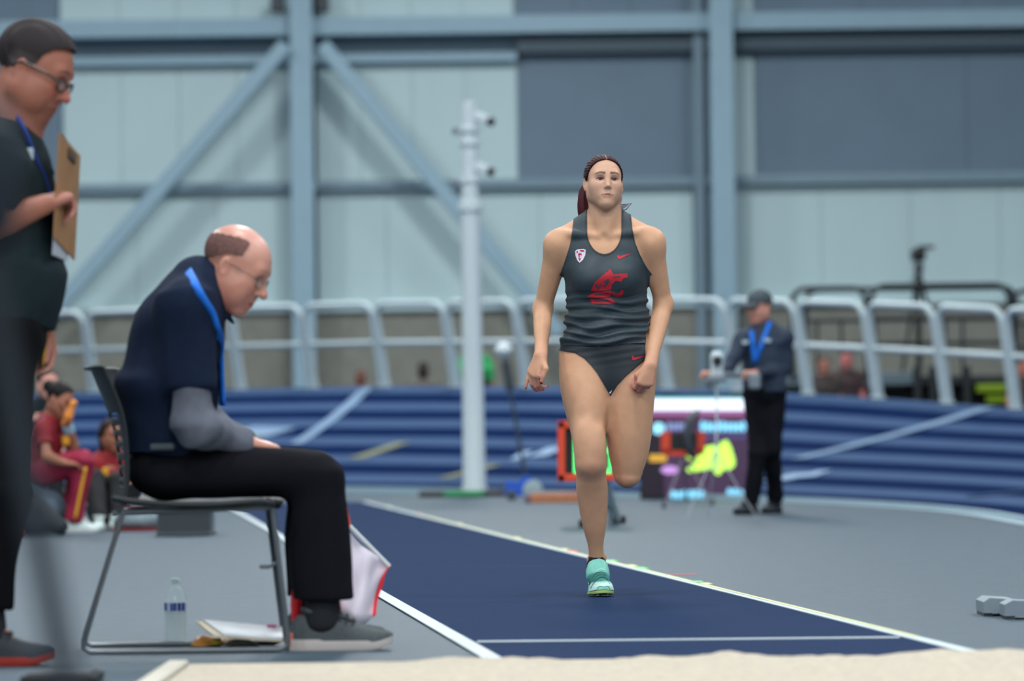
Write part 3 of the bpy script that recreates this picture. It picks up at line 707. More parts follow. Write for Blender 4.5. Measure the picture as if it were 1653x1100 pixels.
# ------------------------------------------------------------------ people library
def skin_mat(name, rough=.5): return mat(name, (1, 1, 1, 1), rough, attr='Col', noise=.05, nscale=25, bump=.05, bscale=200, spec=.4)
def frame(fwd, up):
    f_ = nv(fwd); u_ = np.asarray(up, float); u_ = nv(u_-f_*(u_@f_)); s_ = np.cross(f_, u_)   # s_ : person's right
    return s_, f_, u_
class Head:
    """head sculpted into a Field; local x = person's right, y = forward, z = up, metres for a 0.23 m head"""
    def __init__(h, fl, c, fwd, up, s=1.0, female=False, jaw=1.0, nose=1.0, fat=0.0, eyes_open=1.0, nl=0.0):
        h.c = np.asarray(c, float); h.s = s; h.S, h.Fv, h.U = frame(fwd, up); h.ax = np.array([h.S, h.Fv, h.U])
        P = h.pt; A = h.ax; T = 'head'
        def ell(c_, r, k=.015, mode='u', ax=None): fl.ell(P(*c_), np.array(r)*s, A if ax is None else ax, k*s, mode, T)
        def cone(a, b, ra, rb, k=.015, mode='u'): fl.cone(P(*a), P(*b), ra*s, rb*s, k*s, mode, T)
        jw = .0 if female else .006
        ell((0, -.012, .045), (.0745, .096, .081), .01)
        ell((0, .028, .02), (.067, .062, .075), .02)
        ell((0, .026, -.028), ((.054 if female else .060)+fat*.5, .060, .072), .03)
        for x in (-1, 1):
            cone((x*((.043 if female else .052)+jw+fat), -.002, -.042), (x*((.013 if female else .022)+jw), .060, -.089), (.0165 if female else .020)+fat*.5, .016, .03)
            cone((x*(.060+jw*.5+fat*.5), -.004, -.015), (x*(.053+jw+fat), 0, -.05), .018, .018, .025)
            ell((x*.043, .050, -.012), (.023, .026, .022), .025)
            ell((x*.036, .040, -.040), (.026, .032, .036), .03)
            if fat: ell((x*.045, .035, -.045), (.03, .035, .035), .03)
        ell((0, .066, -.090), (.022, .020, .017), .025)
        cone((-.036, .072, .034), (.036, .072, .034), .013 if female else .0145, .013 if female else .0145, .02)
        for x in (-1, 1): ell((x*.031, .0945, .0125), (.0165, .016, .0105), .014, 's')
        # lids (eyeball is a separate part)
        for x in (-1, 1):
            ell((x*.031, .0705, .0115), (.0150, .0140, .0140), .006)
            if eyes_open > 0: fl.ell(P(x*.031, .0850, .0108), np.array((.0132, .012, .0046*eyes_open))*s, A, .0015*s, 's', T)
        # nose
        cone((0, .078, .024), (0, .098+nl, -.018), .0085, .0100*nose, .014)
        ell((0, .100+.002*nose+nl, -.021), (.0105*nose, .0105, .0095*nose), .008)
        for x in (-1, 1):
            ell((x*.0115*nose, .0905, -.0255), (.0075*nose, .0095, .0070), .006)
            ell((x*.0062, .0955, -.0335), (.0036, .0050, .0034), .003, 's')
        # mouth
        ell((0, .072, -.058), (.030, .017, .020), .02)
        for x in (-1, 1): cone((x*.003, .0893, -.0520), (x*.0205, .0800, -.0572), .0050, .0026, .005)
        cone((-.011, .0862, -.0632), (.011, .0862, -.0632), .0062, .0062, .006)
        cone((-.0265, .0800, -.0592), (0, .0950, -.0580), .0018, .0018, .003, 's'); cone((.0265, .0800, -.0592), (0, .0950, -.0580), .0018, .0018, .003, 's')
        # ears
        for x in (-1, 1):
            ea = np.array([nv(h.S*1+h.Fv*.35*x*x*0), nv(h.Fv+h.U*.12), nv(h.U-h.Fv*.2)])
            ell((x*.0800, -.010, .003), (.0090, .0165, .029), .006, ax=ea); ell((x*.0880, -.004, .005), (.0065, .0090, .017), .003, 's', ax=ea)
            ell((x*.0780, -.003, -.022), (.007, .008, .010), .006)
        h.fl = fl
    def pt(h, x, y, z): return h.c+h.s*(x*h.S+y*h.Fv+z*h.U)
    def loc(h, v): return ((v-h.c)@h.ax.T)/h.s
    def paint(h, v, col, skin, lip, brow, browp=(.045, .0415, .0065), lash=(.03, .018, .018), cheek=None, lid=None):
        L = h.loc(v); x, y, z = np.abs(L[:, 0]), L[:, 1], L[:, 2]
        def mixin(w, c): col[:] = col*(1-w[:, None])+np.array(c[:3])*w[:, None]
        inh = (np.abs(L) < .16).all(1)
        def sm(d, e): return np.clip(.5-d/e, 0, 1)*inh
        # lips
        top = -.0505-.17*x-.0020*np.exp(-(x/.006)**2); bot = -.0685+.20*x
        d = np.maximum(np.maximum(z-top, bot-z), np.maximum(x-.0250, .06-y)); mixin(sm(d, .004)*.85, lip)
        # mouth line
        d = np.maximum(np.maximum(np.abs(z+.0582+.06*np.maximum(x-.012,0))-.0010, x-.028), .055-y); mixin(sm(d, .003)*.75, tuple(np.array(lip[:3])*.35))
        # brows
        if brow is not None:
            bz = browp[1]+.14*(x-.014)-1.6*np.maximum(x-.030, 0)**1.35; th = browp[2]*(1-.5*np.clip((x-.015)/.035, 0, 1))*.5
            d = np.maximum(np.maximum(np.abs(z-bz)-th, np.abs(x-.031)-.0205), .05-y); mixin(sm(d, .003)*.88, brow)
        if lid is not None:
            d = np.sqrt(((x-.031)/.024)**2+((z-.0145)/.0155)**2)-1; mixin(np.clip(-d*1.6, 0, 1)*.75*inh*(y > .05), lid)
        # lash lines
        ex = (x-.031)/.0165; up = .0108+.0056*np.sqrt(np.clip(1-ex**2, 0, 1)); lo = .0108-.0046*np.sqrt(np.clip(1-ex**2, 0, 1))
        d = np.maximum(np.maximum(np.abs(z-up)-.0022, np.abs(ex)*.0165-.0165), .06-y); mixin(sm(d, .0022)*.9, lash)
        d = np.maximum(np.maximum(np.abs(z-lo)-.0006, np.abs(ex)*.0165-.0160), .06-y); mixin(sm(d, .002)*.45, lash)
        if cheek is not None:
            d = np.sqrt(((x-.042)/.028)**2+((z+.018)/.022)**2)-1; mixin(np.clip(-d, 0, 1)*.5*inh*(y > .02), cheek)
            d = np.sqrt((x/.014)**2+((z+.02)/.014)**2)-1; mixin(np.clip(-d, 0, 1)*.5*inh*(y > .08), cheek)
    def eyes(h, parent, iris, look=(0, 1, 0), white=(.75, .73, .72)):
        mw = mat('eye_white', (*white, 1), .2); mi = mat('iris_%.2f_%.2f' % iris[:2], (*iris, 1), .15); mp_ = mat('pupil', (.004, .004, .004, 1), .1)
        d = nv(look[0]*h.S+look[1]*h.Fv+look[2]*h.U)
        for x in (-1, 1):
            c = h.pt(x*.031, .0705, .0112); b = MB(); r = .0122*h.s; n = 18
            prof = []; mats_ = []
            for i in range(13):
                a = math.pi*i/12; prof.append((-r*math.cos(a), max(r*math.sin(a), 1e-5)))
            fine = [2.30, 2.52, 2.66, 2.86]
            angs = sorted([math.pi*i/12 for i in range(10)]+fine+[math.pi*.999]); prof = [(-r*math.cos(a), max(r*math.sin(a), 1e-5)) for a in angs]
            b.lathe(c, d, prof, n); o = b.build('eyeball', [mw, mi, mp_], parent, True)
            for p in o.data.polygons:
                q = np.array(p.center)-c; ca = (q@d)/np.linalg.norm(q)
                p.material_index = 2 if ca > math.cos(.28) else (1 if ca > math.cos(.62) else 0)
def hand(fl, w_, d, n, th, curls, s=1.0, tg='hand', spread=.0, thumb=(.55, .75, .35), k=.010, thumb2=None):
    """w_: wrist, d: towards knuckles, n: palm side, th: thumb side. returns finger tips"""
    d = nv(d); n = nv(n-d*(np.asarray(n)@d)); th = np.asarray(th, float); th = nv(th-d*(th@d)-n*(th@n)); tips = []
    L = [.088, .090, .085, .077]; off = [.028, .0095, -.0095, -.027]
    ph = [(.043, .025, .021), (.047, .029, .022), (.043, .027, .021), (.034, .020, .018)]; rad = [(.0092, .0082, .0075, .0062), (.0094, .0084, .0076, .0063), (.009, .008, .0072, .006), (.0080, .0070, .0064, .0054)]
    K = []
    for i in range(4):
        kn = w_+s*(d*L[i]+th*off[i]); K.append(kn)
        fl.cone(w_+s*(d*.012+th*off[i]*.55), kn, .0165*s, .0118*s, .012*s, tg=tg)
    fl.ell(w_+s*(d*.045+n*.006+th*.012), (.022*s, .036*s, .016*s), np.array([th, d, n]), .014*s, tg=tg)
    for i in range(4):
        p = K[i]; a = 0
        for j in range(3):
            a += curls[i][j]; dd = math.cos(a)*d+math.sin(a)*n+th*spread*(1.5-i)*.15
            q = p+nv(dd)*ph[i][j]*s
            fl.cone(p, q, rad[i][j]*s, rad[i][j+1]*s, .0035*s if j == 0 else .003*s, tg=tg); p = q
        tips.append((p, nv(dd)))
    b = w_+s*(d*.022+th*.020+n*.004); t1 = nv(d*thumb[0]+th*thumb[1]+n*thumb[2]); p1 = b+t1*.044*s
    t2 = nv(t1*.7+d*.5+n*.2) if thumb2 is None else nv(d*thumb2[0]+th*thumb2[1]+n*thumb2[2]); p2 = p1+t2*.033*s; p3 = p2+nv(t2+n*.15)*.027*s
    fl.cone(b, p1, .0155*s, .0120*s, .010*s, tg=tg); fl.cone(p1, p2, .0112*s, .0098*s, .005*s, tg=tg); fl.cone(p2, p3, .0098*s, .0075*s, .003*s, tg=tg)
    tips.append((p3, t2)); return tips
RELAX = [(.25, .45, .3), (.35, .5, .35), (.4, .55, .35), (.45, .55, .35)]
FIST = [(1.25, 1.5, .9)]*4
def shoe(parent, heel, fwd, up, L, mu, ms, ml, mc=None, w=.095, h=.075, sole=.028, collar=.095, pitchtoe=.012, mt=None, name='shoe', bend=0.0):
    """heel: ground point under the heel back; built of sole, upper, laces. bend lifts the heel about the ball"""
    R_, Fv, U = frame(fwd, up)
    def T(x, y, z):
        if bend and y < .68*L:
            a = bend; dy, dz = y-.68*L, z
            y, z = .68*L+dy*math.cos(a)-0*dz+dz*math.sin(a)*1.0*0+(-0), dz*math.cos(a)-dy*math.sin(a)
        return np.asarray(heel)+R_*x+Fv*y+U*z
    ts = np.linspace(0, 1, 22)
    def hw(t): return w/2*float(np.interp(t, [0, .04, .12, .3, .5, .7, .85, .95, 1], [.35, .55, .70, .72, .78, 1.0, .92, .60, .12]))
    def lift(t): return pitchtoe*max(0, (t-.75)/.25)**2*1.6
    root = parent
    # sole
    rows = []
    for t in ts:
        a = hw(t)*1.04+.002; y = t*L; z0 = lift(t); z1 = z0+sole*(1.15 if t < .3 else (1.0 if t < .8 else .8))
        rows.append([T(-a*.9, y, z0), T(-a, y, (z0+z1)/2), T(-a*.97, y, z1), T(a*.97, y, z1), T(a, y, (z0+z1)/2), T(a*.9, y, z0), T(-a*.9, y, z0)])
    b = MB().grid(rows); n_ = 7
    b.f.append(tuple(range(6))[::-1]); b.f.append(tuple((len(ts)-1)*n_+i for i in range(6)))
    so = b.build('sole', ms, root, True)
    # upper
    def top(t): return sole*.8+h*float(np.interp(t, [0, .06, .15, .3, .42, .55, .7, .85, .95, 1], [.55, .95, 1.02, .98, 1.0, .82, .58, .42, .26, .08]))
    rows = []; n2 = 13
    for t in ts:
        a = hw(t); y = t*L; z0 = lift(t)+sole*.75; row = []
        for j in range(n2+1):
            ph_ = math.pi*j/n2; cx, sx = math.cos(ph_), math.sin(ph_)
            row.append(T(a*np.sign(cx)*abs(cx)**.75*(1-.12*sx), y, z0+(top(t)+lift(t)-z0)*sx**.72))
        rows.append(row)
    b = MB().grid(rows); b.f.append(tuple(range(n2+1))); b.f.append(tuple((len(ts)-1)*(n2+1)+i for i in range(n2+1))[::-1])
    up_ = b.build('upper', mu, root, True)
    # collar ring
    cr = [T(.034*math.cos(a), .13*L+.16*L+.13*L*math.sin(a)*1.25, top(.25)+.004+.012*math.cos(a*1)*0+.010*(-math.sin(a))) for a in np.linspace(0, 2*math.pi, 20, endpoint=False)]
    MB().tube(cr, .009, 8, closed=True).build('collar', mc or mu, up_, True)
    # tongue + laces
    tg_ = [[T(x*.022, L*y_, top(y_)+.007-.004*abs(x)) for x in (-1, -.5, 0, .5, 1)] for y_ in (.40, .46, .52, .58, .64)]
    MB().grid(tg_).build('tongue', mt or mu, up_, True, solid=.006)
    for y_ in (.44, .50, .56, .62):
        MB().tube(bez([T(-.032, L*(y_-.01), top(y_)-.012), T(-.015, L*y_, top(y_)+.009), T(.015, L*(y_+.005), top(y_)+.009), T(.032, L*(y_-.01), top(y_)-.012)], 4), .0032, 6).build('lace', ml, up_, True)
    return so, up_
def ribbon(pts, wdir, wd, name, m, parent, th=.003):
    P = bez(pts, 6); L1 = []; L2 = []
    for i, p in enumerate(P):
        t = nv(P[min(i+1, len(P)-1)]-P[max(i-1, 0)]); q = np.asarray(wdir(i/(len(P)-1)) if callable(wdir) else wdir, float); q = nv(q-t*(q@t)); L1.append(p-q*wd/2); L2.append(p+q*wd/2)
    return MB().grid([L1, L2]).build(name, m, parent, True, fix=False, solid=th)
def bvh_of(objs):
    vs = []; fs = []
    for o in objs:
        b = len(vs); vs += [Vector(v.co) for v in o.data.vertices]; fs += [tuple(b+i for i in p.vertices) for p in o.data.polygons]
    return BVHTree.FromPolygons(vs, fs)
def decal(name, polys, bvh, Y0, m, parent, off=.0022, res=.004, d=V(0, 1, 0)):
    """flat print: polygon given as points in the depth plane Y0, laid on the surface found along d"""
    bm = bmesh.new()
    for poly in polys:
        vs = [bm.verts.new(at(px, py, Y0)) for px, py in poly]; bm.faces.new(vs)
    bmesh.ops.triangulate(bm, faces=bm.faces[:])
    for _ in range(5):
        e = [q for q in bm.edges if q.calc_length() > res]
        if not e: break
        bmesh.ops.subdivide_edges(bm, edges=e, cuts=1); bmesh.ops.triangulate(bm, faces=bm.faces[:])
    for v in bm.verts:
        q = np.array(v.co); ray = nv(q-CAM); st = q-ray*.8
        h = bvh.ray_cast(Vector(st), Vector(ray), 2.0)
        if h[0] is not None: v.co = Vector(np.array(h[0])-ray*off)
    me = bpy.data.meshes.new(name); bm.normal_update(); bm.to_mesh(me); bm.free()
    return link(name, me, m, parent, True)
def base_cols(v, skin): return np.tile(np.array(skin[:3]), (len(v), 1))
def tint(v, col, c, r, color, w):
    d = np.linalg.norm(v-c, axis=1)/r; k = np.clip(1-d, 0, 1)**.7*w; col[:] = col*(1-k[:, None])+np.array(color[:3])*k[:, None]

# ------------------------------------------------------------------ the runner
RY0 = 15.12
def build_runner():
    p = PXF(RY0); fl = Field(); SK = C(208, 160, 127); FR = V(0, -1, 0)
    g = ground(970, 967)
    root = empty('person', (p(975, 900)[0], RY0, 0), 'sprinting woman in dark grey singlet and briefs with mint spiked shoes', 'person')
    # torso
    a, b = p(984, 612, .07), p(975, 352, .04); Lt = 612-352.0
    def t(y): return (612-y)/Lt
    fl.loft(a, b, FR, [(t(640), .085, .075, .085, .0, .0), (t(620), .150, .092, .125), (t(585), .166, .098, .125), (t(555), .164, .098, .112), (t(525), .156, .095, .100), (t(490), .153, .096, .098), (t(455), .160, .100, .105), (t(425), .166, .098, .108),
                       (t(400), .150, .086, .104), (t(380), .112, .066, .092), (t(362), .075, .055, .070)], k=.03, tg='torso')
    for x in (952, 1004): fl.ell(p(x, 448, -.035), (.062, .050, .058), k=.05, tg='torso')
    sR, sL = p(902, 394, .055), p(1050, 391, .035)
    fl.cone(p(962, 366, .06), sR, .050, .046, .035, tg='torso'); fl.cone(p(990, 366, .05), sL, .050, .046, .035, tg='torso')
    fl.cone(p(968, 350, .07), p(925, 378, .085), .040, .042, .04, tg='torso'); fl.cone(p(984, 350, .07), p(1028, 376, .075), .040, .042, .04, tg='torso')
    # clavicles
    fl.cone(p(966, 381, -.018), p(915, 377, .012), .009, .011, .02, tg='torso'); fl.cone(p(984, 381, -.018), p(1036, 374, .0), .009, .011, .02, tg='torso')
    # neck
    fl.loft(p(976, 378, .055), p(975.5, 306, .020), FR, [(0, .066, .058, .062), (.35, .0575, .054, .058), (.7, .0545, .056, .058), (1, .050, .056, .06)], k=.03, tg='neck')
    for x0, x1 in ((972, 954), (980, 998)): fl.cone(p(x0, 374, -.012), p(x1, 322, .030), .008, .013, .025, tg='neck')
    # arms
    eR, wR = p(876, 499, .135), p(873, 574, -.045)
    eL, wL = p(1071, 492, .10), p(1050, 590, -.075)
    for (s_, e, w_) in ((sR, eR, wR), (sL, eL, wL)):
        fl.ell(s_+V(0, 0, -.012), (.052, .056, .064), k=.04, tg='arm')
        fl.loft(s_, e, FR, [(0, .047, .050, .050), (.2, .048, .052, .05), (.45, .0435, .047, .047), (.75, .038, .039, .042), (1.0, .034, .034, .036)], k=.03, tg='arm')
        fl.ell(e, (.034, .036, .036), k=.02, tg='arm')
        fl.loft(e, w_, V(1, 0, .1) if s_ is sR else V(-1, 0, .2), [(0, .035, .034, .034), (.22, .036, .038, .036), (.5, .032, .034, .032), (.8, .025, .027, .026), (1, .0215, .027, .026)], k=.025, tg='arm')
    tR = hand(fl, wR, p(857, 616, -.06)-wR, V(.75, .8, -.1), V(.9, -.55, -.1), [(.75, .9, .5), (.65, .8, .5), (.45, .65, .4), (.12, .15, .1)], .95, thumb=(.62, .72, -.05), thumb2=(1.0, -.05, .05), tg='hand')
    tL = hand(fl, wL, p(1038, 630, -.09)-wL, V(-.15, 1, .2), V(-1, -.35, .1), [(1.0, 1.4, .9), (1.05, 1.45, .9), (1.1, 1.45, .9), (1.1, 1.45, .9)], .90, thumb=(.8, .5, .25), thumb2=(.9, -.35, .45), tg='hand')
    # legs
    hR, kR, aR = p(942, 592, .07), p(953.5, 752, -.045), p(963, 903, .105)
    hL, kL = p(1020, 592, .06), p(1013, 768, .06); aL = kL+V(.01, .40, .055)
    prT = [(-.12, .095, .085, .10), (.0, .098, .092, .108), (.2, .098, .098, .104), (.42, .087, .094, .092), (.65, .070, .078, .078), (.85, .057, .062, .064), (1, .054, .056, .056)]
    fl.loft(hR, kR, FR, prT, k=.035, tg='leg')
    fl.loft(hL, kL, FR, [(-.12, .092, .085, .10), (0, .096, .09, .106), (.2, .096, .098, .104), (.42, .092, .096, .094), (.65, .088, .088, .082), (.85, .074, .072, .066), (1, .054, .054, .050)], k=.035, tg='leg')
    fl.ell(kR+V(-.002, -.020, .004), (.030, .034, .036), k=.015, tg='leg'); fl.ell(kL+V(0, -.010, -.016), (.036, .040, .032), k=.012, tg='leg')
    fl.ell(kR+V(-.026, -.024, .085), (.024, .022, .06), k=.06, tg='leg'); fl.ell(kR+V(.026, -.024, .075), (.024, .024, .055), k=.06, tg='leg')
    prC = [(0, .051, .048, .052), (.12, .058, .046, .060, -.004), (.26, .0625, .044, .068, -.010), (.45, .057, .040, .062, -.008), (.68, .0445, .036, .046, -.002), (.85, .031, .031, .034), (1, .0295, .032, .034)]
    fl.loft(kR, aR, FR, prC, k=.03, tg='shin'); None
    for dx in (-.028, .028): fl.ell(aR+V(dx, 0, -.004 if dx < 0 else .006), (.012, .014, .014), k=.015, tg='shin')
    fl.loft(kL, aL, V(0, .1, -1), [(0, .044, .042, .046)]+prC[1:], k=.015, tg='shin')
    # feet (inside the shoes)
    fl.cone(aR+V(0, .01, -.02), p(968, 946, .060), .028, .018, .02, tg='foot'); fl.cone(aR+V(0, .03, -.03), aR+V(0, .035, -.045), .026, .022, .02, tg='foot')
    toeL = aL+V(0, .15, .10); fl.cone(aL, toeL, .030, .022, .02, tg='foot'); fl.cone(aL, aL+V(0, .02, .06), .028, .026, .02, tg='foot')
    # buttocks
    for q in (hR, hL): fl.ell(q+V(0, .075, .0), (.08, .065, .085), k=.04, tg='torso')
    H = Head(fl, p(974.5, 298.5, .015), V(.17, -1, .10), V(.02, .10, 1), .915, female=True, eyes_open=1.0, nose=.86)
    hc = H.c
    v, f = fl.mesh(.0055, {0: [(hc[0]-.085, hc[0]+.085, .0024)], 1: [(hc[1]-.115, hc[1]-.03, .0024)], 2: [(hc[2]-.105, hc[2]+.12, .0024)]}, 1)
    col = base_cols(v, SK)
    pink = C(206, 138, 126)
    col0 = col.copy()
    for q in (tR+tL): tint(v, col, q[0], .06, pink, .75)
    for q in (wR, wL): tint(v, col, q, .09, pink, .25)
    for q in (kR+V(0, -.04, 0), kL+V(0, -.02, -.03)): tint(v, col, q, .075, C(180, 122, 104), .3)
    for q in (eR, eL): tint(v, col, q+V(0, .02, 0), .05, C(180, 120, 105), .4)
    for (q, d) in tR+tL: tint(v, col, q+d*.006, .0125, C(120, 8, 22), 1.8)
    offh = fl.evalp(v, ('leg', 'torso', 'shin')) < .004; near = PXnear(v, wL, .30) & offh & (v[:, 2] > kR[2]+.12); col[near] = col0[near]
    fw_ = np.clip((.17-np.linalg.norm(v-hc, axis=1))/.07, 0, 1)[:, None]*.5; col = col*(1-fw_)+np.array(C(208, 170, 150)[:3])*fw_
    H.paint(v, col, SK, C(170, 112, 106), C(78, 50, 46), browp=(.045, .0368, .0110), cheek=C(206, 150, 138), lid=C(150, 108, 100))
    # eye shadow of her own make-up is left out; darker skin of lids
    body = link('body', mesh_np('body', v, f, col), skin_mat('skin'), root, True)
    H.eyes(body, (.06, .035, .02), look=(.0, 1, -.05), white=(.40, .38, .38))
    # ---------------------------------------------------------------- singlet + briefs from the body surface
    N = vnormals(v, f)
    X = v[:, 0]; Z = v[:, 2]; k_ = F/RY0
    PX, PYv = proj_np(v)
    dl = fl.evalp(v, ('arm', 'hand')); front = np.clip(-N[:, 1]*3+.5, 0, 1)
    def up_(a_, b_): return (b_-a_)
    # neck opening
    def Uneck(xc, yc, ax_, ay):
        q = np.where(PYv > yc, np.sqrt(((PX-xc)/ax_)**2+((PYv-yc)/ay)**2), np.abs(PX-xc)/ax_); return (q-1)*ax_
    fneck = np.minimum(Uneck(975.5, 372, 27.5, 38.5), Uneck(975.5, 352, 26, 12)+front*100)
    xl = np.interp(PYv, [330, 352, 375, 395, 415, 430, 440, 446, 470, 560], [926, 927, 923.5, 920, 914, 909.5, 905, 900, 896, 896])
    xr = np.interp(PYv, [330, 345, 372, 392, 412, 426, 436, 446, 470, 560], [1016, 1017, 1021, 1025.5, 1033, 1040, 1047, 1056, 1064, 1068])
    bk = np.interp(PYv, [340, 380, 410, 440, 460], [0, -10, -14, -8, 0])*(1-front)
    farm = np.minimum(PX-xl+bk, xr-PX+bk)
    farm = np.where(PYv > 420, np.minimum(farm, (dl-.004)*k_*3+np.clip((446-PYv)/10, 0, 1)*12), farm)
    fhem = 558-(PX-980)*.03+1.6*np.sin(PX*.06)-PYv
    s = np.minimum(np.minimum(fneck, farm), fhem)
    s = np.where((PYv < 330) | (PYv > 600), -20, s)
    # restrict to the torso side of the arms
    s = np.where((fl.evalp(v, ('torso', 'neck', 'leg')) > .03) & (PYv > 400), -20, s)
    # folds
    yy = PYv
    env = np.clip((yy-462)/35, 0, 1)*np.clip((560-yy)/8+.3, .3, 1)
    ang = (PX-985)/70.0
    ph_ = yy*.47+1.8*np.sin(ang*2.1+yy*.045)+1.3*np.sin(ang*4.7+1.0-yy*.06)+.8*np.sin(v[:, 1]*30)
    fold = np.sin(ph_); fold = np.sign(fold)*np.abs(fold)**.8
    fold2 = np.sin(yy*.23+2.2*np.sin(ang*1.5+.5)+ang*2.5)
    bulge = np.clip((yy-500)/20, 0, 1)*np.clip((561-yy)/10, 0, 1)
    disp = .0042+env*(.0062*np.maximum(fold, -.35)+.0045*fold2+.003)+.007*bulge+.0012*np.sin(yy*.16+ang*5)*np.clip((yy-415)/20, 0, 1)
    vs = v+N*disp[:, None]
    # fill in the hollow between breasts a little
    v2, f2 = clip(vs, f, s)
    M_sing = mat('singlet_fabric', C(48, 62, 70), .6, noise=.06, nscale=60, bump=.04, bscale=600)
    sing = link('singlet', mesh_np('singlet', v2, f2), M_sing, root, True)
    md = sing.modifiers.new('thickness', 'SOLIDIFY'); md.thickness = .0025; md.offset = -1
    # trim along neckline and armholes
    trim = np.minimum(np.abs(s), 99)
    for fld, nm in ((fneck, 'neck_trim'), (np.where(PYv < 446, PX-xl+bk, 50), 'arm_trim'), (np.where(PYv < 446, xr-PX+bk, 50), 'arm_trim')):
        v3, f3 = clip(v+N*(disp+.0012)[:, None], f, np.minimum(s, 2.2-fld))
        v3, f3 = biggest(v3, f3); link(nm, mesh_np(nm, v3, f3), mat('trim_dark', C(38, 48, 55), .6), sing, True)
    # briefs
    yf = np.interp(PX, [905, 915, 928, 942, 954, 964, 974, 981, 985, 989, 997, 1010, 1025, 1042, 1060], [566, 568, 570, 578, 590, 603, 620, 632, 640, 634, 622, 608, 595, 580, 566])
    yb = np.interp(PX, [905, 915, 940, 965, 985, 1005, 1030, 1060], [566, 572, 612, 636, 648, 636, 612, 566])
    yl = yf*front+yb*(1-front)
    sb = np.minimum(yl-PYv, PYv-544); sb = np.minimum(sb, (dl-.006)*k_*3)
    sb = np.where((PYv < 520) | (PYv > 660), -20, sb)
    vb = v+N*(.0035+.0008*np.sin(yy*.5+ang*6)*np.clip((600-yy)/30, 0, 1))[:, None]
    v4, f4 = clip(vb, f, sb)
    br = link('briefs', mesh_np('briefs', v4, f4), mat('briefs_fabric', C(32, 42, 50), .55, noise=.05, nscale=60), root, True)
    md = br.modifiers.new('thickness', 'SOLIDIFY'); md.thickness = .002; md.offset = -1
    # ---------------------------------------------------------------- prints
    B1 = bvh_of([sing]); red = mat('print_red', C(186, 36, 52), .6)
    def zz(pts, ox, oy, sc): return [(ox+x/sc, oy+y/sc) for x, y in pts]
    Z_ = lambda pts: zz(pts, 900, 380, 5.0)
    decal('tick_print', [Z_([(482, 165), (490, 158), (500, 170), (540, 158), (598, 148), (545, 172), (505, 192), (488, 190), (482, 178)])], B1, RY0, red, sing)
    emb = [[(280, 420), (300, 380), (340, 345), (400, 320), (415, 300), (425, 270), (440, 300), (455, 315), (500, 312), (568, 308), (545, 328), (570, 340), (530, 350), (515, 378), (470, 368), (440, 400), (435, 440), (300, 455), (270, 450)],
           [(240, 500), (275, 470), (300, 462), (432, 448), (438, 470), (415, 500), (300, 505)],
           [(265, 515), (420, 508), (445, 520), (470, 548), (420, 556), (310, 556), (268, 548), (285, 530)],
           [(445, 455), (470, 470), (500, 468), (515, 440), (530, 440), (532, 475), (510, 498), (470, 498), (440, 480)]]
    e_ = decal('emblem_print', [Z_(q) for q in emb], B1, RY0, red, sing)
    dk = mat('print_gap', C(58, 70, 78), .6)
    gaps = [[(305, 400), (318, 385), (330, 420), (345, 395), (352, 398), (335, 440), (322, 440), (314, 418)], [(372, 372), (410, 350), (414, 358), (385, 380), (412, 392), (390, 412), (362, 415), (392, 394)],
            [(445, 335), (505, 328), (505, 335), (450, 343)], [(300, 480), (360, 470), (420, 462), (420, 468), (365, 478), (300, 489)], [(300, 528), (400, 522), (430, 535), (400, 530), (305, 536)]]
    decal('emblem_gap', [Z_(q) for q in gaps], B1, RY0, dk, sing, off=.0034)
    decal('shield_print', [Z_([(142, 128), (155, 116), (180, 112), (210, 110), (228, 118), (224, 160), (205, 198), (178, 222), (158, 200), (145, 165)])], B1, RY0, mat('print_white', C(214, 208, 222), .6), sing)
    shr = mat('print_crimson', C(160, 30, 80), .6)
    decal('shield_inner', [Z_([(152, 132), (165, 124), (164, 140), (155, 146)]), Z_([(178, 120), (205, 118), (218, 126), (210, 134), (185, 130)]), Z_([(166, 150), (182, 142), (196, 152), (195, 176), (178, 210), (168, 190), (165, 170)])], B1, RY0, shr, sing, off=.0034)
    wl = mat('print_white', C(214, 208, 222), .6)
    decal('shield_digits', [Z_([(168, 166), (173, 162), (175, 184), (170, 186)]), Z_([(178, 164), (190, 160), (194, 166), (184, 178), (194, 176), (194, 182), (178, 187), (178, 182), (188, 168), (179, 170)])], B1, RY0, wl, sing, off=.0044)
    B2 = bvh_of([br]); decal('tick_print', [Z_([(598, 978), (608, 970), (616, 985), (650, 983), (722, 968), (655, 996), (612, 1010), (602, 1004)])], B2, RY0, red, br)
    decal('brand_tag', [[(983.5, 634), (988, 630), (986.5, 634.5), (983.5, 637)]], B2, RY0, wl, br)
    # ---------------------------------------------------------------- hair
    hf = Field()
    P = H.pt; s = H.s
    hf.ell(P(0, -.014, .048), np.array((.0805, .101, .086))*s, H.ax, .01)
    hf.ell(P(0, .024, .03), np.array((.0725, .0675, .079))*s, H.ax, .02)
    for x in (-1, 1): hf.ell(P(x*.054, -.02, .02), np.array((.0225, .05, .05))*s, H.ax, .02)
    hf.ell(P(0, -.105, .03), np.array((.028, .03, .028))*s, H.ax, .02)
    vv, ff = hf.mesh(.0035, None, 1); L = H.loc(vv); x, y, z = np.abs(L[:, 0]), L[:, 1], L[:, 2]
    hl = np.interp(z, [-.08, -.04, -.012, .012, .03, .05, .075, .093, .104, .118, .14], [-.06, -.045, -.020, .006, .022, .034, .050, .060, .069, .09, .3])
    hl = np.where(x < .012, hl+np.interp(x, [0, .012], [-.006, 0]), hl)
    nn = vnormals(vv, ff)
    strand = np.sin(L[:, 0]*520+np.sin(z*60)*2)*np.cos(y*40)
    vv = vv+nn*(.0012*strand+.0010*np.sin(np.arctan2(x, z-.02)*46))[:, None]-nn*(np.exp(-(x/.0035)**2)*.003*(z > .06))[:, None]
